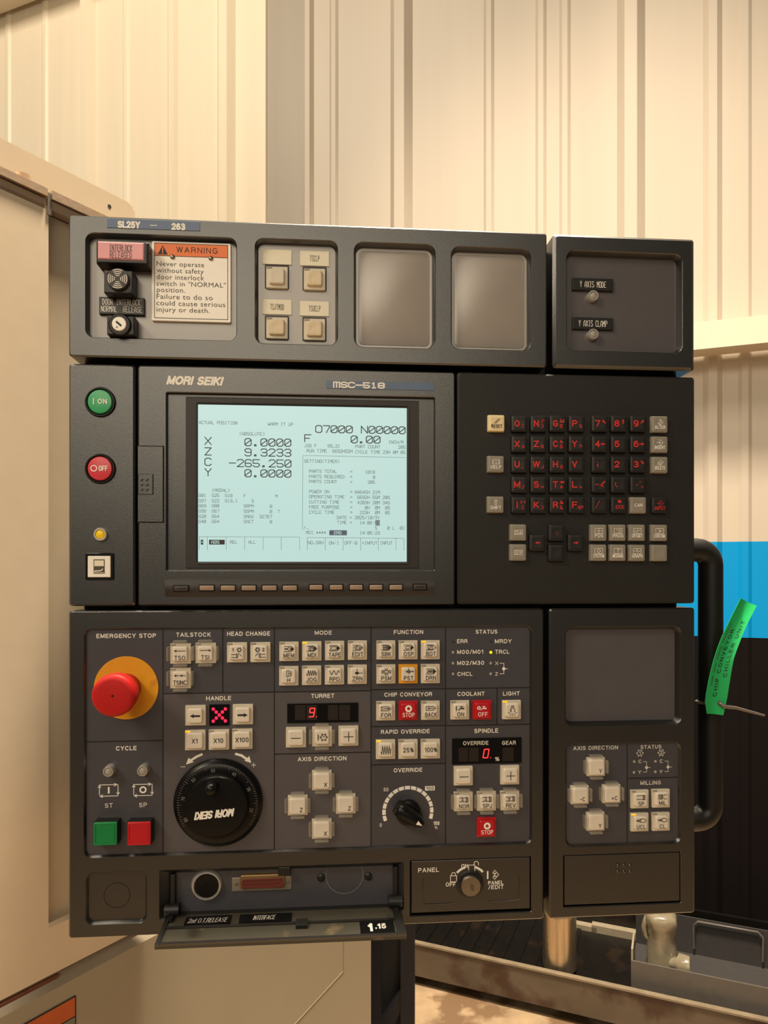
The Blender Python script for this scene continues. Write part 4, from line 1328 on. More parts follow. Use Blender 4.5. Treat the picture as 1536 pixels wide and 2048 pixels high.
# soft keys
bm = bmesh.new()
x0, z1 = P(331, 1158.5)
x1, z0 = P(868, 1192)
n_ = 8
loops = []
for i in range(n_ + 1):
    t = i / n_
    z = z1 + (z0 - z1) * t
    loops.append(([(x0, z), (x1, z)], .0001 + .0028 * sin(pi * t) ** .7))
rows = [[bm.verts.new(V(x, z, d)) for x, z in pts] for pts, d in loops]
for a, b in zip(rows, rows[1:]): bm.faces.new((a[0], a[1], b[1], b[0]))
bm.faces.new([r_[0] for r_ in rows]); bm.faces.new([r_[1] for r_ in rows])
kb = obj('softkey_bar', bm, 'frame', mD, smooth=60)
for px, py, kd in [(362, 1177, 'e')] + [(q, 1176, 'k') for q in (413.5, 455.7, 497.4, 539, 579.8)] + [(q, 1174.7, 'k') for q in (632, 672.5, 712.5, 752.2, 792)] + [(840, 1174, 'e')]:
    wk = 29.5 if px < 600 else 26.8
    bm = bmesh.new()
    k = S(px)
    x, z = P(px, py, .004)
    pad(bm, x, z, wk / 2 * k + .0006, 5.8 * k + .0005, .001, .0031, .0008, .0003)
    sk = obj('soft_key', bm, 'gloss', mD, label=('dark arrow soft key' if kd == 'e' else 'beige soft key'))
    bm = bmesh.new()
    pad(bm, x, z, wk / 2 * k - .0004, 4.7 * k, .002, .0044, .0006, .0007)
    obj('key_cap', bm, 'tinykey' if kd == 'e' else 'softkey', sk, smooth=40)
    if kd == 'e':
        bm = bmesh.new()
        w_ = 1 if px < 600 else -1
        stroke(bm, [(x - w_ * 8 * k, z), (x + w_ * 8 * k, z + 2 * k), (x + w_ * 8 * k, z - 2 * k), (x - w_ * 8 * k, z)], .7 * k, .0046)
        obj('legend', bm, 'black', sk)

# ============ keyboard
XK0 = X(915)
mK = module('keyboard_panel', 'black keyboard panel with rows of square keys bearing red letters', XK0, XR, ZB0, ZB1)
housing(mK, 'housing', XK0, ZB0, XR, ZB1, [], .028, ch=.002, m='keyplate')
KC = {0: 993.2, 1: 1039, 2: 1077.3, 3: 1115.5, 4: 1153.8, 5: 1199.7, 6: 1238.3, 7: 1276.8, 8: 1320}
KR = {0: 847.3, 1: 888.2, 2: 928.9, 3: 969.3, 4: 1010}


def key(px, py, kind, main='', sub='', sup=None, extra=None, text=None, icon=None, size=32.6):
    kz = {'k': 'blackkey', 'g': 'greykey', 'c': 'creamkey'}[kind]
    dk = .0048
    x, z = P(px, py, dk)
    k = S(px, dk)
    h = size / 2 * k
    bm = bmesh.new()
    loft(bm, [(rr(x, z, h * 1.04, h * 1.04, .001), -.0003), (rr(x, z, h, h, .0012), .0034), (rr(x, z, h * .96, h * .96, .0012), .0045), (rr(x, z, h * .9, h * .9, .0012), dk), (rr(x, z, h * .5, h * .5, .0012), dk - .0004)])
    lab = {'k': None, 'g': 'grey key', 'c': 'cream key'}[kind]
    o = obj('square_key', bm, kz, mK, smooth=40, label=lab)
    bm = bmesh.new()
    d = dk + .0003
    if main:
        wd = {'W': 15, 'M': 13, 'I': 3, '1': 5}.get(main[0], 10.5) * k
        if len(main) == 1 and main.isalnum(): htext(bm, main, x - 5 * k, z + .3 * k, wd, 13.2 * k, d, .2)
    if sub: (htext(bm, sub, x + 7.5 * k, z - 4.8 * k, (5.5 if len(sub) == 1 else 11) * k, 7 * k, d, .19) if all(c in HV for c in sub) and sub not in '()/' else stext(bm, sub, x + 7.5 * k, z - 4.8 * k, 5 * k, 7 * k, 5.8 * k, 1.2 * k, d))
    for pl in (sup or []):
        flat(bm, [(x + a * k, z + b * k) for a, b in pl], d)
    for pl in (extra or []):
        stroke(bm, [(x + a * k, z + b * k) for a, b in pl], 1.2 * k, d)
    if text:
        ph = 6.5 * k
        cw = min(4 * k, 22 * k / (len(text) * 1.4))
        htext(bm, text, x, z - 6.2 * k if icon else z, min(22 * k, hnat(text, 7 * k, .15)) if icon else 16 * k, 7 * k, d, .15)
    for pl in (icon or []):
        stroke(bm, [(x + a * k, z + (b + 3.5) * k) for a, b in pl], .9 * k, d)
    if len(bm.faces): obj('legend', bm, {'k': 'redink', 'g': 'white', 'c': 'ink'}[kind], o)
    else: bm.free()


def sq(x0, y0, x1, y1): return [(x0, y0), (x1, y0), (x1, y1), (x0, y1)]
def arr(dx, dy, cx=8, cy=4):
    L = sqrt(dx * dx + dy * dy); ux, uy = dx / L, dy / L
    nx, ny = -uy, ux
    def p(a, b): return (cx + ux * a + nx * b, cy + uy * a + ny * b)
    return [[p(-5, -1.3), p(.5, -1.3), p(.5, 1.3), p(-5, 1.3)], [p(.5, -3.2), p(5, 0), p(.5, 3.2)]]
RSC = [(-8, 5), (8, 5), (8, -5), (-8, -5), (-8, 5)]
DIAM = [[(0, 6), (6, 0), (0, -6)], [(-2, 4), (0, 6)], [(-2, -4), (0, -6)], [(-7, 0), (1, 0)], [(-2, 2), (1, 0), (-2, -2)]]
key(KC[0], 846, 'c', text='RESET', icon=[[(-5, -4), (4, 5)], [(-2, -4), (7, 5)]])
r0 = [('O', '(', None), ('N', ')', [sq(6, 2, 8, 9), sq(6, 6, 12, 8)]), ('G', 'E', [sq(5, 2, 13, 5), sq(5, 5, 7.4, 9), sq(10.6, 5, 13, 9)]), ('P', 'Q', None), ('7', '', arr(-1, 1)), ('8', '', arr(0, 1)), ('9', '', arr(1, 1))]
r1 = [('X', 'A', None), ('Z', 'B', None), ('C', 'D', [[(5, 2), (12, 2), (5, 9)]]), ('Y', '?', None), ('4', '', arr(-1, 0, 6, 0)), ('5', '', None), ('6', '', arr(1, 0, 7, 0))]
r2 = [('U', ',', None), ('W', 'J', None), ('H', '0', None), ('V', '', None), ('', '', [sq(-6, -5, -3.5, 1), sq(-8, 4, -4, 5)]), ('2', '', None), ('3', '', arr(1, -1, 8, 4))]
r3 = [('M', '/', None), ('S', '=', None), ('T', '*', [sq(5, 3, 13, 7)]), ('L', '+', None), ('', '', [sq(-10, -.5, -2, 1), [(-1, -2), (8, -5), (5, 0)], [(4, -2), (12, 7), (8, 7), (1, -1)]]), ('', '', [[(-8, -3), (-6, 4), (-8, 5), (-9, 0)], [(-8, -3), (-3, -6), (-4, -4), (-7, -1)]]), ('', '', [sq(-7, -1.5, -2, 0), sq(1, 5, 6, 6), [(4, -4), (8, -6), (12, -4), (8, -4.5)]])]
r4 = [('I', '(', None), ('K', ')', None), ('R', '&', [[(5, 2), (12, 2), (9, 7), (5, 9)]]), ('F', 'SP', None), ('', '', None), ('', '', [sq(-3, 4, 4, 10)])]
for r_, row in enumerate((r0, r1, r2, r3, r4)):
    for i, (a, b, c) in enumerate(row):
        ex = None
        if r_ == 4 and i == 0: ex = [[(3, 3), (3, 9)], [(11, 3), (11, 9)], [(3, 6), (11, 6)]]
        if r_ == 4 and i == 4: ex = [[(-9, -6), (-1, 8)]]
        if r_ == 4 and i == 5: ex = [[(-1, -7), (-7, -7), (-7, -1), (-1, -1)], [(-7, -4), (-2, -4)], arc(3, -4, 3, 0, 360), arc(10, -4, 3, 90, 270)]
        key(KC[i + 1], KR[r_], 'k', a, b, c, ex)
key(KC[7], KR[4] + .3, 'g', text='CAN')
key(KC[8], KR[0] + 1, 'g', text='ALTER', icon=[[(0, 6), (6, 0), (0, -6), (-4, -2)], [(-3, 4), (2, 4), (2, 0), (-3, 0), (-3, -3), (2, -3)]])
key(KC[8], KR[1] + .7, 'g', text='INSERT', icon=DIAM)
key(KC[8], KR[2] + .7, 'g', text='DELETE', icon=[[(-6, -3), (2, 6)], [(-3, -5), (5, 4)], [(0, -6), (7, 2)], [(-5, 2), (2, -4)]])
key(KC[8], KR[4] + .3, 'k', text='INPUT', icon=DIAM)
key(992, KR[2] - 1, 'g', text='HELP', icon=[[(-7, 5), (7, 5), (7, -4), (-7, -4), (-7, 5)], [(0, 5), (0, -4)], [(-5, 3), (-5, -2)], [(5, 3), (5, -2)]])
key(991.5, KR[4] - 1, 'g', text='SHIFT', icon=[[(-1.5, -4), (-1.5, 3), (-3, 3), (0, 6), (3, 3), (1.5, 3), (1.5, -4), (-1.5, -4)]])
R5, R6 = 1065.4, 1105.4
for y, up in ((R5 - .5, 1), (R6 - .5, -1)):
    key(1036.8, y, 'g', icon=[[(-8, 1), (8, 1), (8, -8), (-8, -8), (-8, 1)], [(-6, -1), (0, -1)], [(-6, -3.5), (0, -3.5)], [(-6, -6), (0, -6)], [(2, -3.5 - up * 2), (6, -3.5 - up * 2), (4, -3.5 + up * 2), (2, -3.5 - up * 2)]])
key(1075, 1085.4, 'k', sup=arr(-1, 0, 0, 0))
key(1152, 1085.6, 'k', sup=arr(1, 0, 0, 0))
key(1113.5, R5, 'k', sup=[sq(-.6, -4, 1, -2), sq(-1, 0, .3, 2)])
key(1113, R6 + .3, 'k')
for px, py, s, ic in ((1197.6, R5, 'POS', [RSC, [(-5, 0), (5, 0)], [(0, 4), (0, -4)]]), (1236, R5, 'PROG', [RSC, [(-4, 2), (4, 2), (5, -2), (0, -4)]]), (1274.5, R5, 'OFSSET', [RSC, [(-6, 1), (6, 1)], [(-6, -2), (2, -2)]]), (1319, R5 + .3, 'CUSTOM', [RSC, [(-3, 3), (1, 0), (-3, -3)], [(0, 3), (4, 0), (0, -3)]]),
                      (1197.3, R6, 'SYSTEM', [RSC, [(0, 3.5), (4, 0), (0, -3.5), (-4, 0), (0, 3.5)]]), (1236, R6, 'MESSAGE', [RSC, [(-2, 2), (0, 4), (2, 2), (0, -.5), (0, -1.5)], [(0, -3.2), (0, -3.6)]]), (1274.5, R6 + .4, 'GRAPH', [RSC, [(-6, 0), (-3, 0), (-1, 3), (1, -2), (3, 0), (6, 0)]])):
    key(px, py, 'g', text=s, icon=ic)
key(1319, R6 + .6, 'g')

# ============ lower operation panel
XO1 = X(1088)
mO = module('operation_panel', 'large lower control panel with emergency stop, handwheel, override dial and rows of white buttons', XL, XO1, ZC0, ZC1)
main = dict(c=prect(169, 1255, 1063, 1701), r=.007, depth=.003, taper=.0012)
blank = dict(c=prect(172, 1744.5, 292, 1847), r=.007, depth=.004, taper=.0015)
comp = dict(c=prect(320, 1734, 806, 1829), r=.0008, depth=.010, inner=prect(352, 1738, 786, 1815, -.010), taper=.0)
lock = dict(c=prect(820.5, 1718, 1062.5, 1828), r=.001, depth=.006, taper=.0)
housing(mO, 'housing', XL, ZC0, XO1, ZC1, [main, blank, comp, lock], .028)
fl = recess_floor(mO, 'recessed_face', main, 'face')
G = RF + .0002
# lighter sheet under the handle, turret and axis sections
bm = bmesh.new()
x0, zt_ = P(325.5, 1384.5, RF)
x1, _ = P(741.5, 1384.5, RF)
z0 = main['c'][1] - main['c'][3]
zt2 = P(540, 1383, RF)[1]
flat(bm, [(x0, z0), (x1, z0), (x1, zt2), (x0, zt2)], RF + .0001)
obj('lighter_field', bm, 'face2', fl)
bm = bmesh.new()
zm0, zm1 = main['c'][1] - main['c'][3], main['c'][1] + main['c'][3]
xm0, xm1 = main['c'][0] - main['c'][2], main['c'][0] + main['c'][2]
LW = .0012
def vline(px, py0=None, py1=None):
    x, _ = P(px, 1400, G)
    stroke(bm, [(x, P(px, py0, G)[1] if py0 else zm1), (x, P(px, py1, G)[1] if py1 else zm0)], LW, G)
def hline(py, px0, px1, pref):
    z = P(pref, py, G)[1]
    stroke(bm, [(P(px0, py, G)[0] if px0 else xm0, z), (P(px1, py, G)[0] if px1 else xm1, z)], LW, G)
vline(326); vline(548.7); vline(742); vline(891); vline(445.5, None, 1384); vline(994, 1377, 1450)
hline(1482.5, None, 326, 240); hline(1384.3, 326, 742, 540); hline(1506.3, 549, 742, 645)
hline(1378.7, 742, None, 800); hline(1452, 742, 891, 817); hline(1528.3, 742, 891, 817); hline(1450, 891, None, 972)
obj('divider_lines', bm, 'groove', fl)
TW = [('EMERGENCY STOP', 252.6, 1271.6, 116, 8.6), ('TAILSTOCK', 387, 1269.3, 68, 8.4), ('HEAD CHANGE', 497.3, 1267.3, 85, 8.6), ('HANDLE', 437.4, 1396.4, 49, 8.4), ('CYCLE', 252.6, 1496.4, 40, 8.6),
      ('ST', 217.6, 1611, 15.5, 9), ('SP', 286, 1609.8, 15.5, 9), ('MODE', 646.6, 1265.3, 34, 8), ('FUNCTION', 817, 1264, 59, 8.2), ('TURRET', 645.5, 1391.6, 46, 8.4),
      ('AXIS DIRECTION', 644.3, 1517.4, 97, 8.4), ('CHIP CONVEYOR', 816.5, 1388.8, 96, 8.2), ('RAPID OVERRIDE', 810.7, 1463, 98, 8.2), ('OVERRIDE', 816, 1540, 57.4, 8.2),
      ('STATUS', 973, 1263.4, 44, 8), ('ERR', 924.5, 1282.4, 21, 8), ('M00/M01', 940.5, 1303.7, 53, 8), ('M02/M30', 941.4, 1325.8, 54.5, 8), ('CHCL', 929.7, 1347.8, 30.5, 8),
      ('MRDY', 1006.5, 1282.4, 34, 8), ('TRCL', 1004.6, 1303.5, 29, 8), ('X', 993.6, 1326.5, 6.5, 7), ('Z', 993, 1347.8, 5.5, 7), ('COOLANT', 942, 1387.6, 55, 8.2), ('LIGHT', 1022.7, 1387, 34, 8.2),
      ('SPINDLE', 972.5, 1461.4, 48.5, 8.4), ('0', 761.5, 1650, 4.5, 7.5), ('50', 772, 1579, 10, 7.5), ('150', 873, 1646.4, 12, 7.5), ('%', 872, 1655, 6.5, 6)]
for s, px, py, wd, hh in TW: FT(fl, 'section_lettering', s, px, py, wd, hh, G + .0001, 'white' if len(s) > 2 else 'greyink', bold=.012)
# printed marks
k = S(215, G)
for px, py, inner_ in ((217.6, 1580.5, 'I'), (286, 1579.5, 'O')):
    bm = bmesh.new()
    x, z = P(px, py, G)
    pl = [[(-18, -9), (-18, 9)], [(-20.5, 6), (-18, 10), (-15.5, 6)], [(-18, 11), (15, 11)], [(11, 13.5), (16, 11), (11, 8.5)], [(18, 11), (18, -8)], [(15.5, -5), (18, -9), (20.5, -5)], [(18, -11.5), (-15, -11.5)], [(-12, -9), (-17, -11.5), (-12, -14)]]
    for q in pl: stroke(bm, [(x + a * k, z + b * k) for a, b in q], 1.3 * k, G + .0001)
    if inner_ == 'I': stroke(bm, [(x, z - 5 * k), (x, z + 5 * k)], 3.2 * k, G + .0001)
    else: ring_flat(bm, x, z, 4 * k, 7 * k, G + .0001)
    obj('cycle_symbol', bm, 'white', fl)
bm = bmesh.new()
k = S(1000, G)
x, z = P(1007.5, 1337.5, G)
for q in ([(-8, 11), (0, 11), (0, 3)], [(-8, -10), (0, -10), (0, -4)], [(0, 0), (8, 0)]): stroke(bm, [(x + a * k, z + b * k) for a, b in q], 1 * k, G + .0001)
flat(bm, circ(x, z, 3.4 * k, 14), G + .0001)
obj('axis_symbol', bm, 'white', fl)
# curved arrows over the handwheel
k = S(436, G)
for pts, head in (([(403, 1509), (393, 1513.5), (383.5, 1519.5)], [(372, 1529), (377, 1515.5), (387.5, 1524)]), ([(472.5, 1508), (483, 1511), (492, 1517)], [(502.5, 1526), (489, 1521.5), (498.5, 1512)])):
    bm = bmesh.new()
    stroke(bm, [P(a, b, G) for a, b in pts], 4.6 * k, G + .0001)
    flat(bm, [P(a, b, G) for a, b in head], G + .00012)
    obj('curved_arrow', bm, 'white', fl)
for px, py, pl in ((366, 1533.5, 0), (507.4, 1530, 1)):
    bm = bmesh.new()
    x, z = P(px, py, G)
    stroke(bm, [(x - 4 * k, z), (x + 4 * k, z)], 1.1 * k, G + .0001)
    if pl: stroke(bm, [(x, z - 4 * k), (x, z + 4 * k)], 1.1 * k, G + .00015)
    obj('sign_mark', bm, 'white', fl)

# emergency stop
bm = bmesh.new()
ex, ez = P(253, 1375.5, RF)
k = S(253, RF)
disc(bm, ex, ez, [(63 * k, RF - .0005), (63 * k, RF + .001), (62.5 * k, RF + .0013)], 72)
es = obj('emergency_stop', bm, 'yellow', mO, label='yellow ring of the emergency stop button')
bm = bmesh.new()
n_ = 48
e1, e0 = .041, RF
prf = [(29 * k, RF), (29 * k, .010), (30.5 * k, .016), (35 * k, .019), (38 * k, .022), (39.8 * k, .030), (40.6 * k, .036), (39.6 * k, .0395), (36.5 * k, .0412), (30 * k, .0418), (2.5 * k, .042), (1.9 * k, .0405), (.5 * k, .040)]
disc(bm, ex, ez, prf, n_)
obj('mushroom_head', bm, 'estop', es, smooth=45, label='red mushroom push button')
bm = bmesh.new()
disc(bm, ex, ez, [(1.9 * k, .0412), (1.7 * k, .0421)], 12)
obj('centre_pin', bm, 'ink', es)

# square buttons
for px, s, ic, g in ((361, 'TSO', 'left', True), (411.4, 'TSI', 'right', True)):
    button(mO, px, 1307.4 if px < 400 else 1306.2, 41, s, ic, led=0, guard='tblr')
button(mO, 361, 1356.6, 41, 'TSINC', 'left2', led=0, guard='blr')
button(mO, 474, 1305, 40, icon='head1', led=0)
button(mO, 520.8, 1304.6, 40, icon='head2', led=0)
for px, py, way in ((391, 1431, 1), (485.8, 1429, -1)):
    b = button(mO, px, py, 40.5, led=None)
    bm = bmesh.new()
    d = RF + .0062 + .0001
    x, z = P(px, py, d - .003)
    arrow_fill(bm, x, z, 20 * S(px) * 1.0, d, way)
    obj('legend', bm, 'ink', b)
for px, py, s, l in ((390.4, 1480.6, 'X1', 1), (437.7, 1479.8, 'X10', 0), (484.7, 1478.2, 'X100', 0)): button(mO, px, py, 40.5, s, led=l, tpos='mid', capk=.78)
for i, (s, ic) in enumerate((('MEM', 'mem'), ('MDI', 'mdi'), ('TAPE', 'tape'), ('EDIT', 'edit'))): button(mO, 578 + i * 45.67, 1303 - i * .8, 38.8, s, ic, led=int(i == 1))
for i, (s, ic) in enumerate((('H', 'h'), ('JOG', 'jog'), ('RPD', 'rpd'), ('ZRN', 'zrn'))): button(mO, 577.6 + i * 45.7, 1352 - i, 38.8, s, ic, led=0)
for i, (s, ic) in enumerate((('SBK', 'sbk'), ('OSP', 'osp'), ('BDT', 'bdt'))): button(mO, 772 + i * 44.5, 1300.2 - i * .2, 38.2, s, ic, led=int(i == 2))
for i, (s, ic) in enumerate((('PSM', 'psm'), ('PST', 'pst'), ('DRN', 'drn'))): button(mO, 772 + i * 44.5, 1348.4 - i * .4, 38.4, s, ic, led=None if i == 1 else 0, kind='amber' if i == 1 else 'white', label='amber framed push button' if i == 1 else None)
button(mO, 771.6, 1422, 38.4, 'FOR', 'fore', led=0)
button(mO, 816.5, 1421.2, 38.6, 'STOP', kind='red', ring=True, label='red stop push button', capk=.8)
button(mO, 861, 1421, 38, 'BACK', 'back', led=0)
button(mO, 771.3, 1499, 39, icon='jog', led=1)
button(mO, 816.2, 1498.6, 39, '25%', led=0, tpos='mid')
button(mO, 861, 1498, 39, '100%', led=0, tpos='mid')
button(mO, 592, 1475, 40.5, icon='minus', capk=.74)
button(mO, 644.3, 1473.2, 40, icon='turret', guard='tblr')
button(mO, 697, 1472, 40, icon='plus', capk=.74)
for px, py, s in ((643.8, 1560.8, 'X'), (595.5, 1611, 'Z'), (691.6, 1608, 'Z'), (643.6, 1658, 'X')):
    button(mO, px, py, 39.8, s, tpos='corner', guard='tblr', capk=.80)
button(mO, 920, 1420.3, 38, 'ON', tap='on', led=0)
button(mO, 964.5, 1420, 38.4, 'OFF', tap='off', kind='red', label='red coolant off push button', capk=.8)
button(mO, 1023.6, 1419.8, 38, icon='light', led=1)
button(mO, 926.9, 1552, 38.5, icon='minus', capk=.74)
button(mO, 1020, 1550.2, 38.2, icon='plus', capk=.74)
for px, py, s, ic, g in ((927, 1603.5, 'NOR', 'spin', 'tbl'), (973.3, 1602.6, 'SPJ', 'spin', 'tblr'), (1020, 1601.5, 'REV', 'spinr', 'tbr')): button(mO, px, py, 38.6, s, ic, led=0, guard=g)
button(mO, 973, 1654.8, 38.6, 'STOP', kind='red', ring=True, label='red spindle stop push button', capk=.8)

# red dot matrix X
bm = bmesh.new()
x, z = P(438.8, 1430, RF + .001)
k = S(438)
pad(bm, x, z, 20 * k, 21.5 * k, RF - .001, RF + .0012, 0, .0002)
dm = obj('dot_display', bm, 'display', mO)
for t in range(-2, 3):
    for sg in ((1, -1) if t else (1,)):
        bm = bmesh.new()
        px_, pz_ = x + t * 6 * k, z + sg * t * 6 * k
        disc(bm, px_, pz_, [(3.4 * k, RF + .001), (3.2 * k, RF + .0016), (1.5 * k, RF + .002)], 14)
        obj('lit_dot', bm, 'ledpink', dm, smooth=60)

# LED read-outs
def readout(name, rect, panes, digit, dx, dy, h):
    bm = bmesh.new()
    pad(bm, *prect(*rect, RF), RF - .001, RF + .0010, 0, .0002)
    o = obj(name, bm, 'display', mO)
    for r_ in panes:
        bm = bmesh.new()
        cx, cz, hw, hh = prect(*r_, RF + .001)
        flat(bm, rr(cx, cz, hw, hh), RF + .00115)
        obj('unlit_pane', bm, 'segoff', o)
    bm = bmesh.new()
    x, z = P(dx, dy, RF + .0012)
    k = S(dx)
    seven(bm, x, z, 9.5 * k, h * k, digit, RF + .0013, 2.0 * k)
    flat(bm, circ(x + 9 * k, z - h * k / 2, 1 * k, 8), RF + .0013)
    obj('lit_digit', bm, 'ledred', o)
    return o


readout('turret_readout', (574.5, 1406, 716.5, 1445), [(590, 1410, 611, 1440), (613, 1410, 634, 1440), (656, 1410, 676, 1440), (678, 1410, 700, 1440)], '9', 623.7, 1425, 17)
o = readout('spindle_readout', (904, 1475.5, 1042.8, 1527), [(917, 1495, 936, 1523), (938, 1495, 957, 1523), (1005, 1495, 1027, 1522)], '0', 972, 1507, 17)
for s, px, py, wd, hh in (('OVERRIDE', 951.5, 1486, 51.5, 8), ('GEAR', 1017.8, 1485.5, 28, 8), ('%', 994.5, 1518, 9, 8.5)): FT(o, 'readout_lettering', s, px, py, wd, hh, RF + .0013, 'greyink', bold=.004)

# status lamps
for px, py, mm in ((906.2, 1304.7, 'ledoff'), (906.2, 1326.6, 'ledoff'), (906.2, 1347.9, 'ledoff'), (981.7, 1304.7, 'ledyellow'), (981.7, 1326.5, 'ledoff'), (981.7, 1347.8, 'ledoff'), (906.2, 1283.5, 'groove'), (981.7, 1283, 'groove')):
    bm = bmesh.new()
    x, z = P(px, py, RF)
    r = (3.0 if mm != 'groove' else 1.8) * S(px)
    disc(bm, x, z, [(r, RF - .0005), (r * .95, RF + .0005), (r * .5, RF + .0009)], 16)
    obj('status_lamp', bm, mm, mO, smooth=60, label='lit yellow status lamp' if mm == 'ledyellow' else None)
led_pilot(mO, 'pilot_lamp', 215.7, 1543.8, 10.2, RF, RF + .010)
led_pilot(mO, 'pilot_lamp', 284.3, 1542.6, 10.2, RF, RF + .010)
# cycle buttons
for x0, y0, x1, y1, mm, lb in ((187, 1645.5, 233.8, 1691, 'greencap', 'green cycle start button'), (254.6, 1645, 301, 1691, 'redcap', 'red cycle stop button')):
    dC = .0105
    bm = bmesh.new()
    cx, cz, hw, hh = prect(x0 - 1, y0 - 1, x1 + 1, y1 + 1, dC - .001)
    pad(bm, cx, cz, hw, hh, RF - .0005, dC - .002, .001, .0008)
    cb = obj('cycle_button', bm, 'gloss', mO, label=lb)
    bm = bmesh.new()
    cx, cz, hw, hh = prect(x0, y0, x1, y1, dC)
    loft(bm, [(rr(cx, cz, hw, hh, .0008), dC - .003), (rr(cx, cz, hw, hh, .0008), dC - .0006), (rr(cx, cz, hw - .0006, hh - .0006, .0008), dC), (rr(cx, cz, hw - .0018, hh - .0018, .0006), dC), (rr(cx, cz, hw - .0021, hh - .0021, .0006), dC - .0005), (rr(cx, cz, hw - .0025, hh - .0025, .0006), dC - .0001)])
    obj('button_cap', bm, mm, cb, smooth=30)

# handwheel
hx, hz = P(436, 1606, RF + .004)
k = S(436, RF + .004)
bm = bmesh.new()
N = 200
def knurl(r, a): return [(hx + r * (1 - a * (i % 2)) * cos(2 * pi * i / N), hz + r * (1 - a * (i % 2)) * sin(2 * pi * i / N)) for i in range(N)]
loft(bm, [(knurl(88 * k, 0), RF), (knurl(88 * k, .0), RF + .003), (knurl(86 * k, .012), RF + .0048), (knurl(80 * k, .012), RF + .0066), (knurl(79 * k, 0), RF + .0068), (knurl(66 * k, 0), RF + .0072)])
hw_ = obj('handwheel', bm, 'gloss', mO, smooth=35)
bm = bmesh.new()
for i in range(100):
    a = 2 * pi * i / 100
    L = 79
    L2 = 71.5 if i % 10 == 0 else (74 if i % 5 == 0 else 75.5)
    if sin(a) < -.55: continue
    stroke(bm, [(hx + L * k * cos(a), hz + L * k * sin(a)), (hx + L2 * k * cos(a), hz + L2 * k * sin(a))], .7 * k, RF + .0075)
for i, s in enumerate(('50', '40', '30', '20', '10', '0', '90', '80', '70', '60')):
    a = radians(97 - i * 36)
    if s in ('0', '90', '10'): continue
    htext(bm, s, hx + 68 * k * cos(a), hz + 68 * k * sin(a), 8 * k, 7 * k, RF + .0085, .12, rot=a - pi / 2)
obj('wheel_scale', bm, 'scaleink', hw_)
bm = bmesh.new()
dT = .0125
disc(bm, hx, hz, [(64 * k, RF + .006), (63.4 * k, RF + .009), (62 * k, .006), (60.5 * k, dT - .0015), (58 * k, dT), (48 * k, dT + .0006), (1 * k, dT + .0008)], 64)
obj('wheel_cap', bm, 'gloss', hw_, smooth=40)
bm = bmesh.new()
kx, kz = P(420.5, 1580, .024)
disc(bm, kx, kz, [(13 * k, dT - .002), (12.5 * k, .017), (12.4 * k, .021), (10.5 * k, .0245), (6 * k, .0262), (1 * k, .0267)], 32)
obj('spinner_knob', bm, 'gloss', hw_, smooth=50)
bm = bmesh.new()
lx, lz = P(428.5, 1628.5, dT + .001)
htext(bm, 'MORI SEIKI', lx, lz, 79 * k, 15.5 * k, dT + .0009, wt=.21, shear=.28, rot=pi - radians(-4.5), gap=.09)
obj('maker_lettering', bm, 'white', hw_)
bm = bmesh.new()
x, z = P(437, 1519.5, G)
stroke(bm, [(x, z - 5 * k), (x, z + 4 * k)], .8 * k, RF + .0001)
obj('index_mark', bm, 'white', fl)

# override dial
ox, oz = P(815.8, 1623, RF)
k = S(815, RF)
bm = bmesh.new()
nseg, A0, A1 = 15, 201, -21
for i in range(nseg):
    a = radians(A0 + (A1 - A0) * i / nseg)
    b = radians(A0 + (A1 - A0) * (i + .84) / nseg)
    ring_flat(bm, ox, oz, 44.5 * k, 51.5 * k, G + .0001, b, a, 4)
cx, cz, hw, hh = prect(850, 1572, 869.5, 1581, G)
flat(bm, rr(cx, cz, hw, hh), G + .0001)
obj('dial_scale', bm, 'white', fl)
FT(fl, 'section_lettering', '100', 860, 1576.6, 15, 6.5, G + .0002, 'face')
bm = bmesh.new()
dk0 = RF
disc(bm, ox, oz, [(25 * k, dk0), (25 * k, .002), (24 * k, .004), (22 * k, .0045)], 40)
ok = obj('override_knob', bm, 'gloss', mO, smooth=40)
bm = bmesh.new()
ang = radians(-32)
def lever(s, w0, w1, dx):
    pts = [(-31, -w0), (-22, -w0 * 1.25), (0, -w0 * 1.25), (24, -w1 * 1.2), (34, -w1 * .5), (34, w1 * .5), (24, w1 * 1.2), (0, w0 * 1.25), (-22, w0 * 1.25), (-31, w0)]
    return [(ox + (a * s * cos(ang) - b * s * sin(ang)) * k + dx, oz + (a * s * sin(ang) + b * s * cos(ang)) * k) for a, b in pts]
loft(bm, [(lever(.98, 13, 11, 0), .003), (lever(.94, 12, 10, 0), .012), (lever(.88, 10, 8.5, 0), .0155), (lever(.72, 6, 6, 0), .017)])
obj('knob_lever', bm, 'gloss', ok, smooth=50)
bm = bmesh.new()
tip = [(28, 0), (16, 4.2), (16, -4.2)]
flat(bm, [(ox + (a * cos(ang) - b * sin(ang)) * k, oz + (a * sin(ang) + b * cos(ang)) * k) for a, b in tip], .0173)
obj('pointer_mark', bm, 'white', ok)

# blank cover with ring
recess_floor(mO, 'blank_cover', blank, 'housing')
bm = bmesh.new()
x, z = P(234, 1790.5, -.004)
ring_flat(bm, x, z, 23.6 * k, 25.2 * k, -.0038, 0, 2 * pi, 48)
obj('knockout_ring', bm, 'groove', mO)

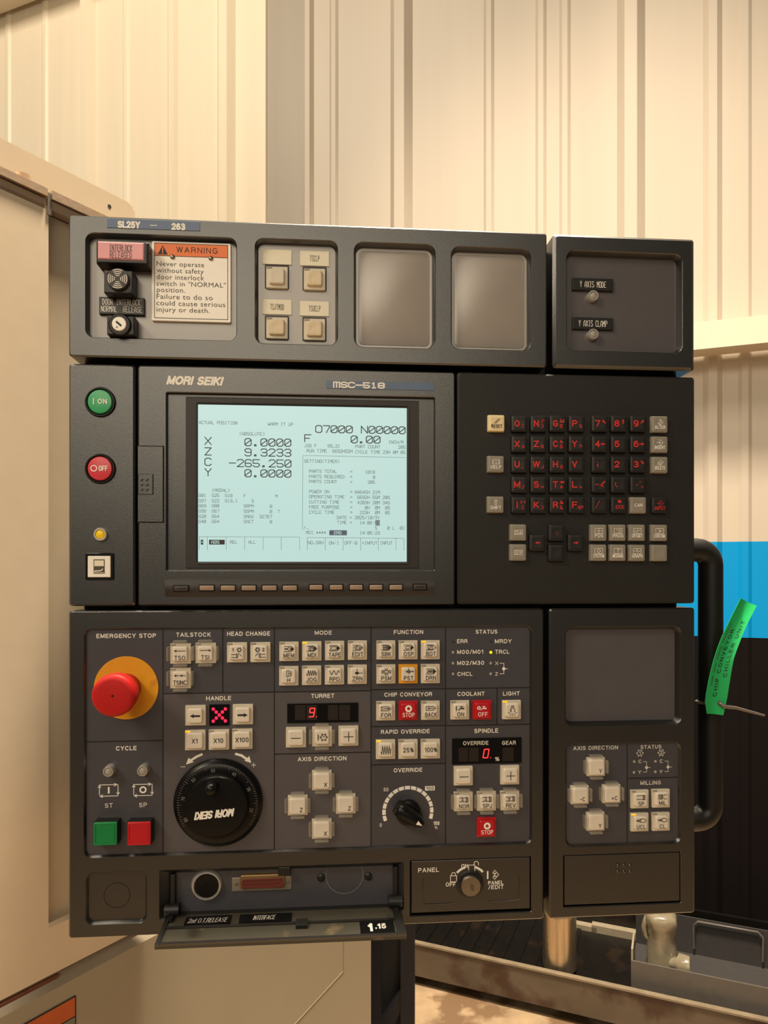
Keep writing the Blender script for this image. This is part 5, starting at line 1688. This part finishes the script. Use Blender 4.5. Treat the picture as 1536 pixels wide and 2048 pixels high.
# interface compartment
cf = recess_floor(mO, 'compartment_face', dict(c=comp['inner'], inner=comp['inner'], depth=.010, r=.001), 'face')
CF = -.010
bm = bmesh.new()
ccx, ccz, chw, chh = prect(352, 1737, 786, 1828, CF)
for xs in (-1, 1):
    pad(bm, ccx + xs * (chw + .002), ccz, .0022, chh, CF, CF + .006, 0, .0004)
pad(bm, ccx, ccz - chh - .0005, chw + .004, .003, CF, CF + .0075, 0, .0004)
obj('compartment_rim', bm, 'black', mO)
jx, jz = P(413, 1772, CF + .004)
k = S(413, CF)
bm = bmesh.new()
disc(bm, jx, jz, [(31 * k, CF), (31 * k, CF + .002), (28 * k, CF + .0045), (25 * k, CF + .0048), (24 * k, CF + .003), (10 * k, CF + .003)], 48)
rj = obj('release_button', bm, 'chrome', mO, smooth=40, label='chrome rimmed black release button')
bm = bmesh.new()
pr = [(24 * k, CF + .002), (23.5 * k, CF + .0038)]
for q in range(5): pr += [((22 - q * 4) * k, CF + .0040), ((20.5 - q * 4) * k, CF + .0036)]
disc(bm, jx, jz, pr + [(1 * k, CF + .0036)], 40)
obj('button_cap', bm, 'gloss', rj, smooth=50)
bm = bmesh.new()
pad(bm, *prect(464, 1753, 583, 1780, CF), CF - .001, CF + .001, .0006, .0003)
cn = obj('interface_connector', bm, 'zinc', mO)
bm = bmesh.new()
pad(bm, *prect(480, 1748, 570, 1777, CF + .003), CF, CF + .0045, .003, .0008)
obj('connector_shell', bm, 'brass', cn, smooth=40)
bm = bmesh.new()
pad(bm, *prect(483, 1757, 567, 1776, CF + .005), CF + .004, CF + .0052, .003, .0004)
obj('connector_insert', bm, 'conred', cn)
bm = bmesh.new()
for r_ in range(2):
    for i in range(13 - r_):
        x, z = P(488.5 + i * 6.1 + r_ * 3, 1762.5 + r_ * 7 - i * .25, CF + .0053)
        flat(bm, circ(x, z, 1.3 * S(500), 6), CF + .00535)
obj('pin_holes', bm, 'ink', cn)
for px, py in ((472.5, 1769), (576, 1766)):
    bm = bmesh.new()
    disc(bm, *P(px, py, CF + .002), [(.0019, CF), (.0018, CF + .002), (.0008, CF + .002)], 6)
    obj('jack_screw', bm, 'steel', cn)
PAD(cn, 'connector_clip', 'black', 556, 1734, 581, 1752, CF, CF + .009, .0006, .0008)
for px, py in ((642, 1756), (736.6, 1753.3)):
    bm = bmesh.new()
    x, z = P(px, py, CF + .001)
    disc(bm, x, z, [(.0042, CF), (.004, CF + .0012), (.0022, CF + .0022)], 20)
    s_ = obj('cover_screw', bm, 'black', mO, smooth=50)
    bm = bmesh.new()
    for dx, dz in ((1, 0), (0, 1)): stroke(bm, [(x - dx * .002, z - dz * .002), (x + dx * .002, z + dz * .002)], .0007, CF + .0024)
    obj('cross_slot', bm, 'groove', s_)
bm = bmesh.new()
x, z = P(689, 1750, CF)
ring_flat(bm, x, z, 37 * k, 38.2 * k, CF + .0003, radians(160), radians(385), 40)
obj('knockout_ring', bm, 'scaleink', cf)

# open flap
zh = P(560, 1823, 0)[1]
xh0, xh1 = P(345, HY, 0)[0], P(804, HY, 0)[0]
xo0, xo1 = P(311, HY, .036)[0], P(812.5, HY, .036)[0]
xm_ = (xo0 + xo1) / 2
hw0 = (xo1 - xo0) / 2
OUT = .040
zo = (P(311, 1895, OUT)[1] + P(812, 1871, OUT)[1]) / 2
def fl_pt(u, v, h=0.0):
    """flap surface: u -1..1 along, v 0 hinge..1 free edge, h above"""
    d = -.004 + (OUT + .004) * v
    z = zh - .002 + (zo - zh + .002) * v
    nrm = Vector((OUT + .004, -(zo - zh + .002))).normalized()
    hw = hw0 * (0.985 + .015 * v)
    return Vector((xm_ + u * hw, -(d + h * -nrm.y * -1 * 0 + h * nrm.y * 1), z + h * nrm.x))
def fl_box(bm, u0, u1, v0, v1, h0, h1):
    v = [bm.verts.new(fl_pt(u, q, h)) for h in (h0, h1) for q in (v0, v1) for u in (u0, u1)]
    for q in ((0, 1, 3, 2), (4, 5, 7, 6), (0, 1, 5, 4), (2, 3, 7, 6), (0, 2, 6, 4), (1, 3, 7, 5)): bm.faces.new([v[i] for i in q])
bm = bmesh.new()
fl_box(bm, -1, 1, .0, 1, -.003, 0)
flap = obj('hinged_flap', bm, 'olive', mO, label='open dusty hinged cover')
bm = bmesh.new()
fl_box(bm, -1, -.965, .1, 1, 0, .0022)
fl_box(bm, .925, 1, .1, 1, 0, .0022)
fl_box(bm, -.97, .93, .93, 1, 0, .0022)
fl_box(bm, -.97, .93, .40, .47, 0, .0012)
obj('flap_rim', bm, 'housing', flap)
for sx in (-1, 1):
    bm = bmesh.new()
    c_ = fl_pt(sx * .955, .02, .003)
    tube_pts(bm, [c_ + Vector((-.007, 0, .004)), c_ + Vector((.007, 0, .004))], .006, 16)
    fl_box(bm, sx * .955 - .02, sx * .955 + .02, 0, .25, -.002, .004)
    obj('hinge_lug', bm, 'black', flap, smooth=40)
bm = bmesh.new()
fl_box(bm, .10, .20, .38, .62, .0004, .0034)
obj('latch_catch', bm, 'black', flap)
def fl_text(s, uc, vc, half_u, half_v, m, name, wt=.15, shear=0.0):
    bm = bmesh.new()
    htext(bm, s, 0, 0, 2 * half_u * hw0, 2 * half_v * OUT, 0, wt, shear)
    for v in bm.verts: v.co = fl_pt(uc + v.co.x / hw0, vc - v.co.z / OUT, .0012)
    obj(name, bm, m, flap)
for q in ((-.83, -.45, .08, .36), (-.38, .06, .08, .36), (.63, .915, .50, .90)):
    bm = bmesh.new()
    fl_box(bm, *q, 0, .0009)
    obj('black_label', bm, 'gloss', flap)
fl_text('2nd O.T.RELEASE', -.64, .24, .165, .075, 'greyink', 'flap_lettering', wt=.10, shear=.2)
fl_text('INTERFACE', -.17, .22, .095, .075, 'greyink', 'flap_lettering', wt=.10, shear=.2)
fl_text('1', .715, .70, .020, .13, 'white', 'flap_lettering', wt=.25)
fl_text('.15', .80, .67, .045, .085, 'white', 'flap_lettering', wt=.22)

# panel lock unit
lx0, lz0, lhw, lhh = lock['c']
bm = bmesh.new()
pad(bm, lx0, lz0 + .0012, lhw - .0012, lhh - .0018, -.008, -.0008, .0008, .0006)
lu = obj('lock_unit', bm, 'housing', mO)
KX, KZ = P(941.3, 1771.5, .003)
k = S(941)
bm = bmesh.new()
disc(bm, KX, KZ, [(28 * k, -.0009), (28 * k, -.0002), (24.5 * k, .0006), (22 * k, .0006), (21.5 * k, -.0015), (15 * k, -.0015)], 48)
obj('key_collar', bm, 'black', lu, smooth=40)
bm = bmesh.new()
disc(bm, KX, KZ, [(20.6 * k, -.001), (20.4 * k, .0042), (19 * k, .0052), (2 * k, .0053)], 40)
obj('key_cylinder', bm, 'steel', lu, smooth=40, label='steel key cylinder')
bm = bmesh.new()
stroke(bm, [(KX, KZ - 6 * k), (KX, KZ + 5 * k)], 1.6 * k, .0055)
stroke(bm, [(KX + 4 * k, KZ - 7 * k), (KX + 4 * k, KZ + 2 * k)], 2.6 * k, .0055)
obj('key_slot', bm, 'tinykey', lu)
bm = bmesh.new()
dl = -.0006
ring_flat(bm, KX, KZ, 33 * k, 37.5 * k, dl, radians(105), radians(138), 8)
ring_flat(bm, KX, KZ, 33 * k, 37.5 * k, dl, radians(42), radians(75), 8)
x, z = P(907, 1755, dl)
stroke(bm, rr(x, z - 2.5 * k, 6.2 * k, 6 * k), 1.3 * k, dl, True)
stroke(bm, [(x - 4 * k, z + 3.5 * k)] + [(x + 4 * k * cos(a), z + 6 * k + 4 * k * sin(a)) for a in [pi - i * pi / 8 for i in range(9)]] + [(x + 4 * k, z + 3.5 * k)], 1.3 * k, dl)
x, z = P(943.5, 1736.5, dl)
stroke(bm, rr(x, z, 6.2 * k, 6.5 * k), 1.3 * k, dl, True)
stroke(bm, [(x + 4 * k, z + 6 * k)] + [(x + 9 * k + 4.5 * k * cos(a), z + 9 * k + 4.5 * k * sin(a)) for a in [pi - i * pi / 8 for i in range(9)]] + [(x + 13.5 * k, z + 6 * k)], 1.3 * k, dl)
x, z = P(989.5, 1749.5, dl)
stroke(bm, [(x - 14.5 * k, z - 6.5 * k), (x - 14.5 * k, z + 6.5 * k)], 3 * k, dl)
stroke(bm, [(x - 4 * k, z + 4.5 * k), (x, z + 9 * k), (x + 8 * k, z), (x, z - 9 * k), (x - 4 * k, z - 4.5 * k)], 1.2 * k, dl)
stroke(bm, [(x - 3 * k, z + 3 * k), (x + 2 * k, z + 3 * k), (x - 2 * k, z - 3 * k), (x + 3 * k, z - 3 * k)], 1.6 * k, dl)
obj('lock_symbols', bm, 'white', lu)
for s, px, py, wd, hh in (('PANEL', 857, 1739.8, 42, 8.8), ('ON', 929.2, 1732, 13.5, 8), ('OFF', 901.3, 1768.7, 20, 8), ('PANEL', 991.5, 1765.3, 31, 7.6), ('/EDIT', 992, 1774, 31, 8)): FT(lu, 'lock_lettering', s, px, py, wd, hh, dl, 'white', bold=.012, space=1.1)
bm = bmesh.new()
for pts in ([(846, 1758), (846, 1806), (850, 1809), (909, 1806)], [(977, 1803), (1035, 1800), (1039, 1797), (1039, 1752)]):
    tube_pts(bm, [V(*P(a, b, -.0008), -.0008) for a, b in pts], .0007, 8)
obj('raised_ridge', bm, 'housing', lu, smooth=60)

# ============ lower corner panel
XM0 = X(1099)
mM = module('axis_panel', 'tall narrow lower corner panel with a blank grey window over eight milling and axis buttons', XM0, XR, ZC0, ZC1)
h1 = dict(c=prect(1131, 1254, 1362, 1450), r=.008, depth=.008, taper=.003)
h2 = dict(c=prect(1132, 1487, 1361, 1690), r=.008, depth=.003, taper=.0015)
h3 = dict(c=prect(1127.5, 1708, 1361.5, 1810), r=.0008, depth=.004, taper=0)
housing(mM, 'housing', XM0, ZC0, XR, ZC1, [h1, h2, h3], .028)
recess_floor(mM, 'blank_window', h1, 'face2', label='blank grey window')
f2 = recess_floor(mM, 'recessed_face', h2, 'face')
bm = bmesh.new()
cx, cz, hw, hh = h2['c']
x, _ = P(1254.3, 1500, G)
stroke(bm, [(x, cz + hh), (x, cz - hh)], .001, G)
z = P(1300, 1555.8, G)[1]
stroke(bm, [(x, z), (cx + hw, z)], .001, G)
obj('divider_lines', bm, 'groove', f2)
for s, px, py, wd, hh_ in (('AXIS DIRECTION', 1191.3, 1495.6, 92, 8), ('STATUS', 1302, 1493.6, 43, 7.6), ('MILLING', 1301.2, 1565.4, 42.5, 8), ('C', 1280, 1522.7, 6.5, 7), ('Y', 1279.5, 1544.2, 6.5, 7), ('C', 1322.5, 1522.2, 6.5, 7), ('Y', 1322, 1543.4, 6.5, 7), ('1', 1279.8, 1506, 3, 6.5), ('2', 1322.3, 1505.4, 4.5, 6.5)):
    FT(f2, 'section_lettering', s, px, py, wd, hh_, G + .0001, 'greyink', bold=.01)
k = S(1300, G)
for px, py in ((1279.8, 1506), (1322.3, 1505.4)):
    bm = bmesh.new()
    x, z = P(px, py, G)
    for pl in TURR: stroke(bm, [(x + a * 7.6 * k, z + b * 7.6 * k) for a, b in pl], .8 * k, G + .0001)
    obj('turret_symbol', bm, 'greyink', f2)
for px, py in ((1293, 1535), (1336, 1534)):
    bm = bmesh.new()
    x, z = P(px, py, G)
    for q in ([(-7, 12), (0, 12), (0, 3)], [(-7, -9), (0, -9), (0, -4)], [(0, 0), (8, 0)]): stroke(bm, [(x + a * k, z + b * k) for a, b in q], .9 * k, G + .0001)
    flat(bm, circ(x, z, 3.2 * k, 12), G + .0001)
    obj('axis_symbol', bm, 'greyink', f2)
for px, py in ((1268.5, 1523.2), (1268, 1544.8), (1311, 1522.6), (1310.7, 1543.6)):
    bm = bmesh.new()
    x, z = P(px, py, RF)
    r = 2.9 * S(px)
    disc(bm, x, z, [(r, RF - .0005), (r * .95, RF + .0005), (r * .5, RF + .0009)], 16)
    obj('status_lamp', bm, 'ledoff', mM, smooth=60)
for px, py, s in ((1192.2, 1533.8, 'Y'), (1159.8, 1590, '-C'), (1223.3, 1587.8, '+C'), (1191.3, 1643, 'Y')): button(mM, px, py, 37.3, s, tpos='corner', guard='tblr', capk=.82)
for px, py, s, ic, l in ((1280, 1598.7, 'SP', 'sp', 0), (1322.4, 1597.2, 'MIL', 'mil', 0), (1279.8, 1644.8, 'UCL', 'ucl', 1), (1322.3, 1643.6, 'CL', 'cl', 0)): button(mM, px, py, 36.6, s, ic, led=l)
bm = bmesh.new()
cx, cz, hw, hh = h3['c']
pad(bm, cx, cz + .0008, hw - .0009, hh - .0012, -.008, -.0005, .0008, .0005)
dr = obj('cover_door', bm, 'housing', mM)
bm = bmesh.new()
for i in range(3):
    for j in range(2):
        x, z = P(1236 + i * 12.2, 1730.8 + j * 12.6 - i * .3, 0)
        disc(bm, x, z, [(.0019, -.0007), (.0017, .0002), (.0008, .0007)], 12)
obj('grip_dots', bm, 'housing', dr, smooth=60)

# ------------------------------------------------------------------ green tag wired to the grab handle
Lp = [(740, 120), (660, 280), (580, 440), (512, 580), (450, 720), (390, 880), (340, 1040), (303, 1185), (270, 1330), (242, 1480), (218, 1630), (245, 1810)]
Rp = [(975, 230), (912, 350), (850, 470), (790, 605), (735, 740), (685, 870), (640, 1000), (613, 1140), (590, 1280), (567, 1420), (540, 1590), (485, 1832)]
def zp(zx, zy): return 1380 + zx / 7.314, 1180 + zy / 7.314
def dpt(i): return -.012 - .012 * (1 - i / 11) ** 2 + .004 * sin(i / 11 * pi)
TL, TR = [], []
for i in range(12):
    d = dpt(i)
    x, z = P(*zp(*Lp[i]), d); TL.append(V(x, z, d))
    x, z = P(*zp(*Rp[i]), d - .003); TR.append(V(x, z, d - .003))
def tag_pt(s, c, lift=0.0):
    """s 0 top .. 11 bottom, c 0 left edge .. 1 right edge"""
    i = min(int(s), 10)
    f = s - i
    a = TL[i].lerp(TL[i + 1], f)
    b = TR[i].lerp(TR[i + 1], f)
    p = a.lerp(b, c)
    bow = -.0025 * sin(pi * c) + lift
    return p + Vector((0, -bow, 0))
tg = thing('green_tag', tag_pt(11, .5), 'bright green vinyl tag with black lettering wired to the black grab handle', 'tag')
bm = bmesh.new()
nc = 6
fr = [[bm.verts.new(tag_pt(i / 2, c / nc, .0003)) for c in range(nc + 1)] for i in range(23)]
bk = [[bm.verts.new(tag_pt(i / 2, c / nc, -.0002)) for c in range(nc + 1)] for i in range(23)]
for g_ in (fr, bk):
    for a, b in zip(g_, g_[1:]):
        for c in range(nc): bm.faces.new((a[c], a[c + 1], b[c + 1], b[c]))
for c in range(nc):
    bm.faces.new((fr[0][c], fr[0][c + 1], bk[0][c + 1], bk[0][c])); bm.faces.new((fr[-1][c], fr[-1][c + 1], bk[-1][c + 1], bk[-1][c]))
for i in range(22):
    for c in (0, nc): bm.faces.new((fr[i][c], fr[i + 1][c], bk[i + 1][c], bk[i][c]))
obj('tag_strip', bm, 'tag', tg, smooth=50)
def tag_text(s, s0, s1, c0, c1, m='ink', wt=.15):
    bm = bmesh.new()
    htext(bm, s, 0, 0, .08, .0055, 0, wt, gap=.35)
    for v in bm.verts: v.co = tag_pt(s0 + (v.co.x / .08 + .5) * (s1 - s0), c0 + (.5 - v.co.z / .0055) * (c1 - c0), .0006)
    obj('tag_lettering', bm, m, tg)
tag_text('CHIP CONVEYOR', 9.7, 2.9, .36, .54)
tag_text('CHILLER UNIT', 7.9, 1.9, .68, .84)
bm = bmesh.new()
for s0, s1 in ((8.5, 7.5), (7.2, 6.2), (5.9, 4.6), (4.3, 2.2)):
    n_ = 8
    for j in range(n_):
        a, b = s0 + (s1 - s0) * j / n_, s0 + (s1 - s0) * (j + .6) / n_
        q = [bm.verts.new(tag_pt(s, c, .0006)) for s, c in ((a, .17), (b, .17), (b, .23), (a, .23))]
        bm.faces.new(q)
obj('fine_print', bm, 'inkthin', tg)
hole = tag_pt(10.25, .70, .0008)
bm = bmesh.new()
for k_ in range(16):
    pass
loft(bm, [([(hole.x + r * cos(2 * pi * i / 16), hole.z + r * sin(2 * pi * i / 16)) for i in range(16)], -hole.y + e) for r, e in ((.0025, -.0003), (.0025, .0002), (.0016, .0002))])
obj('eyelet', bm, 'zinc', tg)
ty = thing('wire_tie', hole + Vector((0, 0, -.004)), 'thin dark tie looped through the green tag around the grab handle', 'tie')
bm = bmesh.new()
x, z = P(1529, 1431, -.005)
tip_ = V(x, z, -.005)
hx_ = P(1421, 1400, dH)[0]
tube_pts(bm, [hole + Vector((0, .006, -.001)), hole + Vector((0, -.002, 0)), hole + Vector((.003, -.0035, -.003)), hole.lerp(tip_, .35) + Vector((0, -.002, 0)), tip_], [.0018, .0022, .0022, .0017, .0012], 10)
obj('tie_tail', bm, 'tie', ty, smooth=60)
bm = bmesh.new()
zt_ = P(1421, 1404, dH)[1]
ring = [V(hx_ + (rt + .0015) * cos(a), zt_ + .001 * sin(a), dH + (rt + .0015) * sin(a)) for a in [2 * pi * i / 24 for i in range(25)]]
tube_pts(bm, ring, .0015, 8)
obj('tie_loop', bm, 'tie', ty, smooth=60)
bm = bmesh.new()
tube_pts(bm, [V(hx_ + rt * .3, zt_, dH + rt + .001), hole + Vector((0, .003, 0))], .0013, 8)
obj('tie_neck', bm, 'tie', ty, smooth=60)
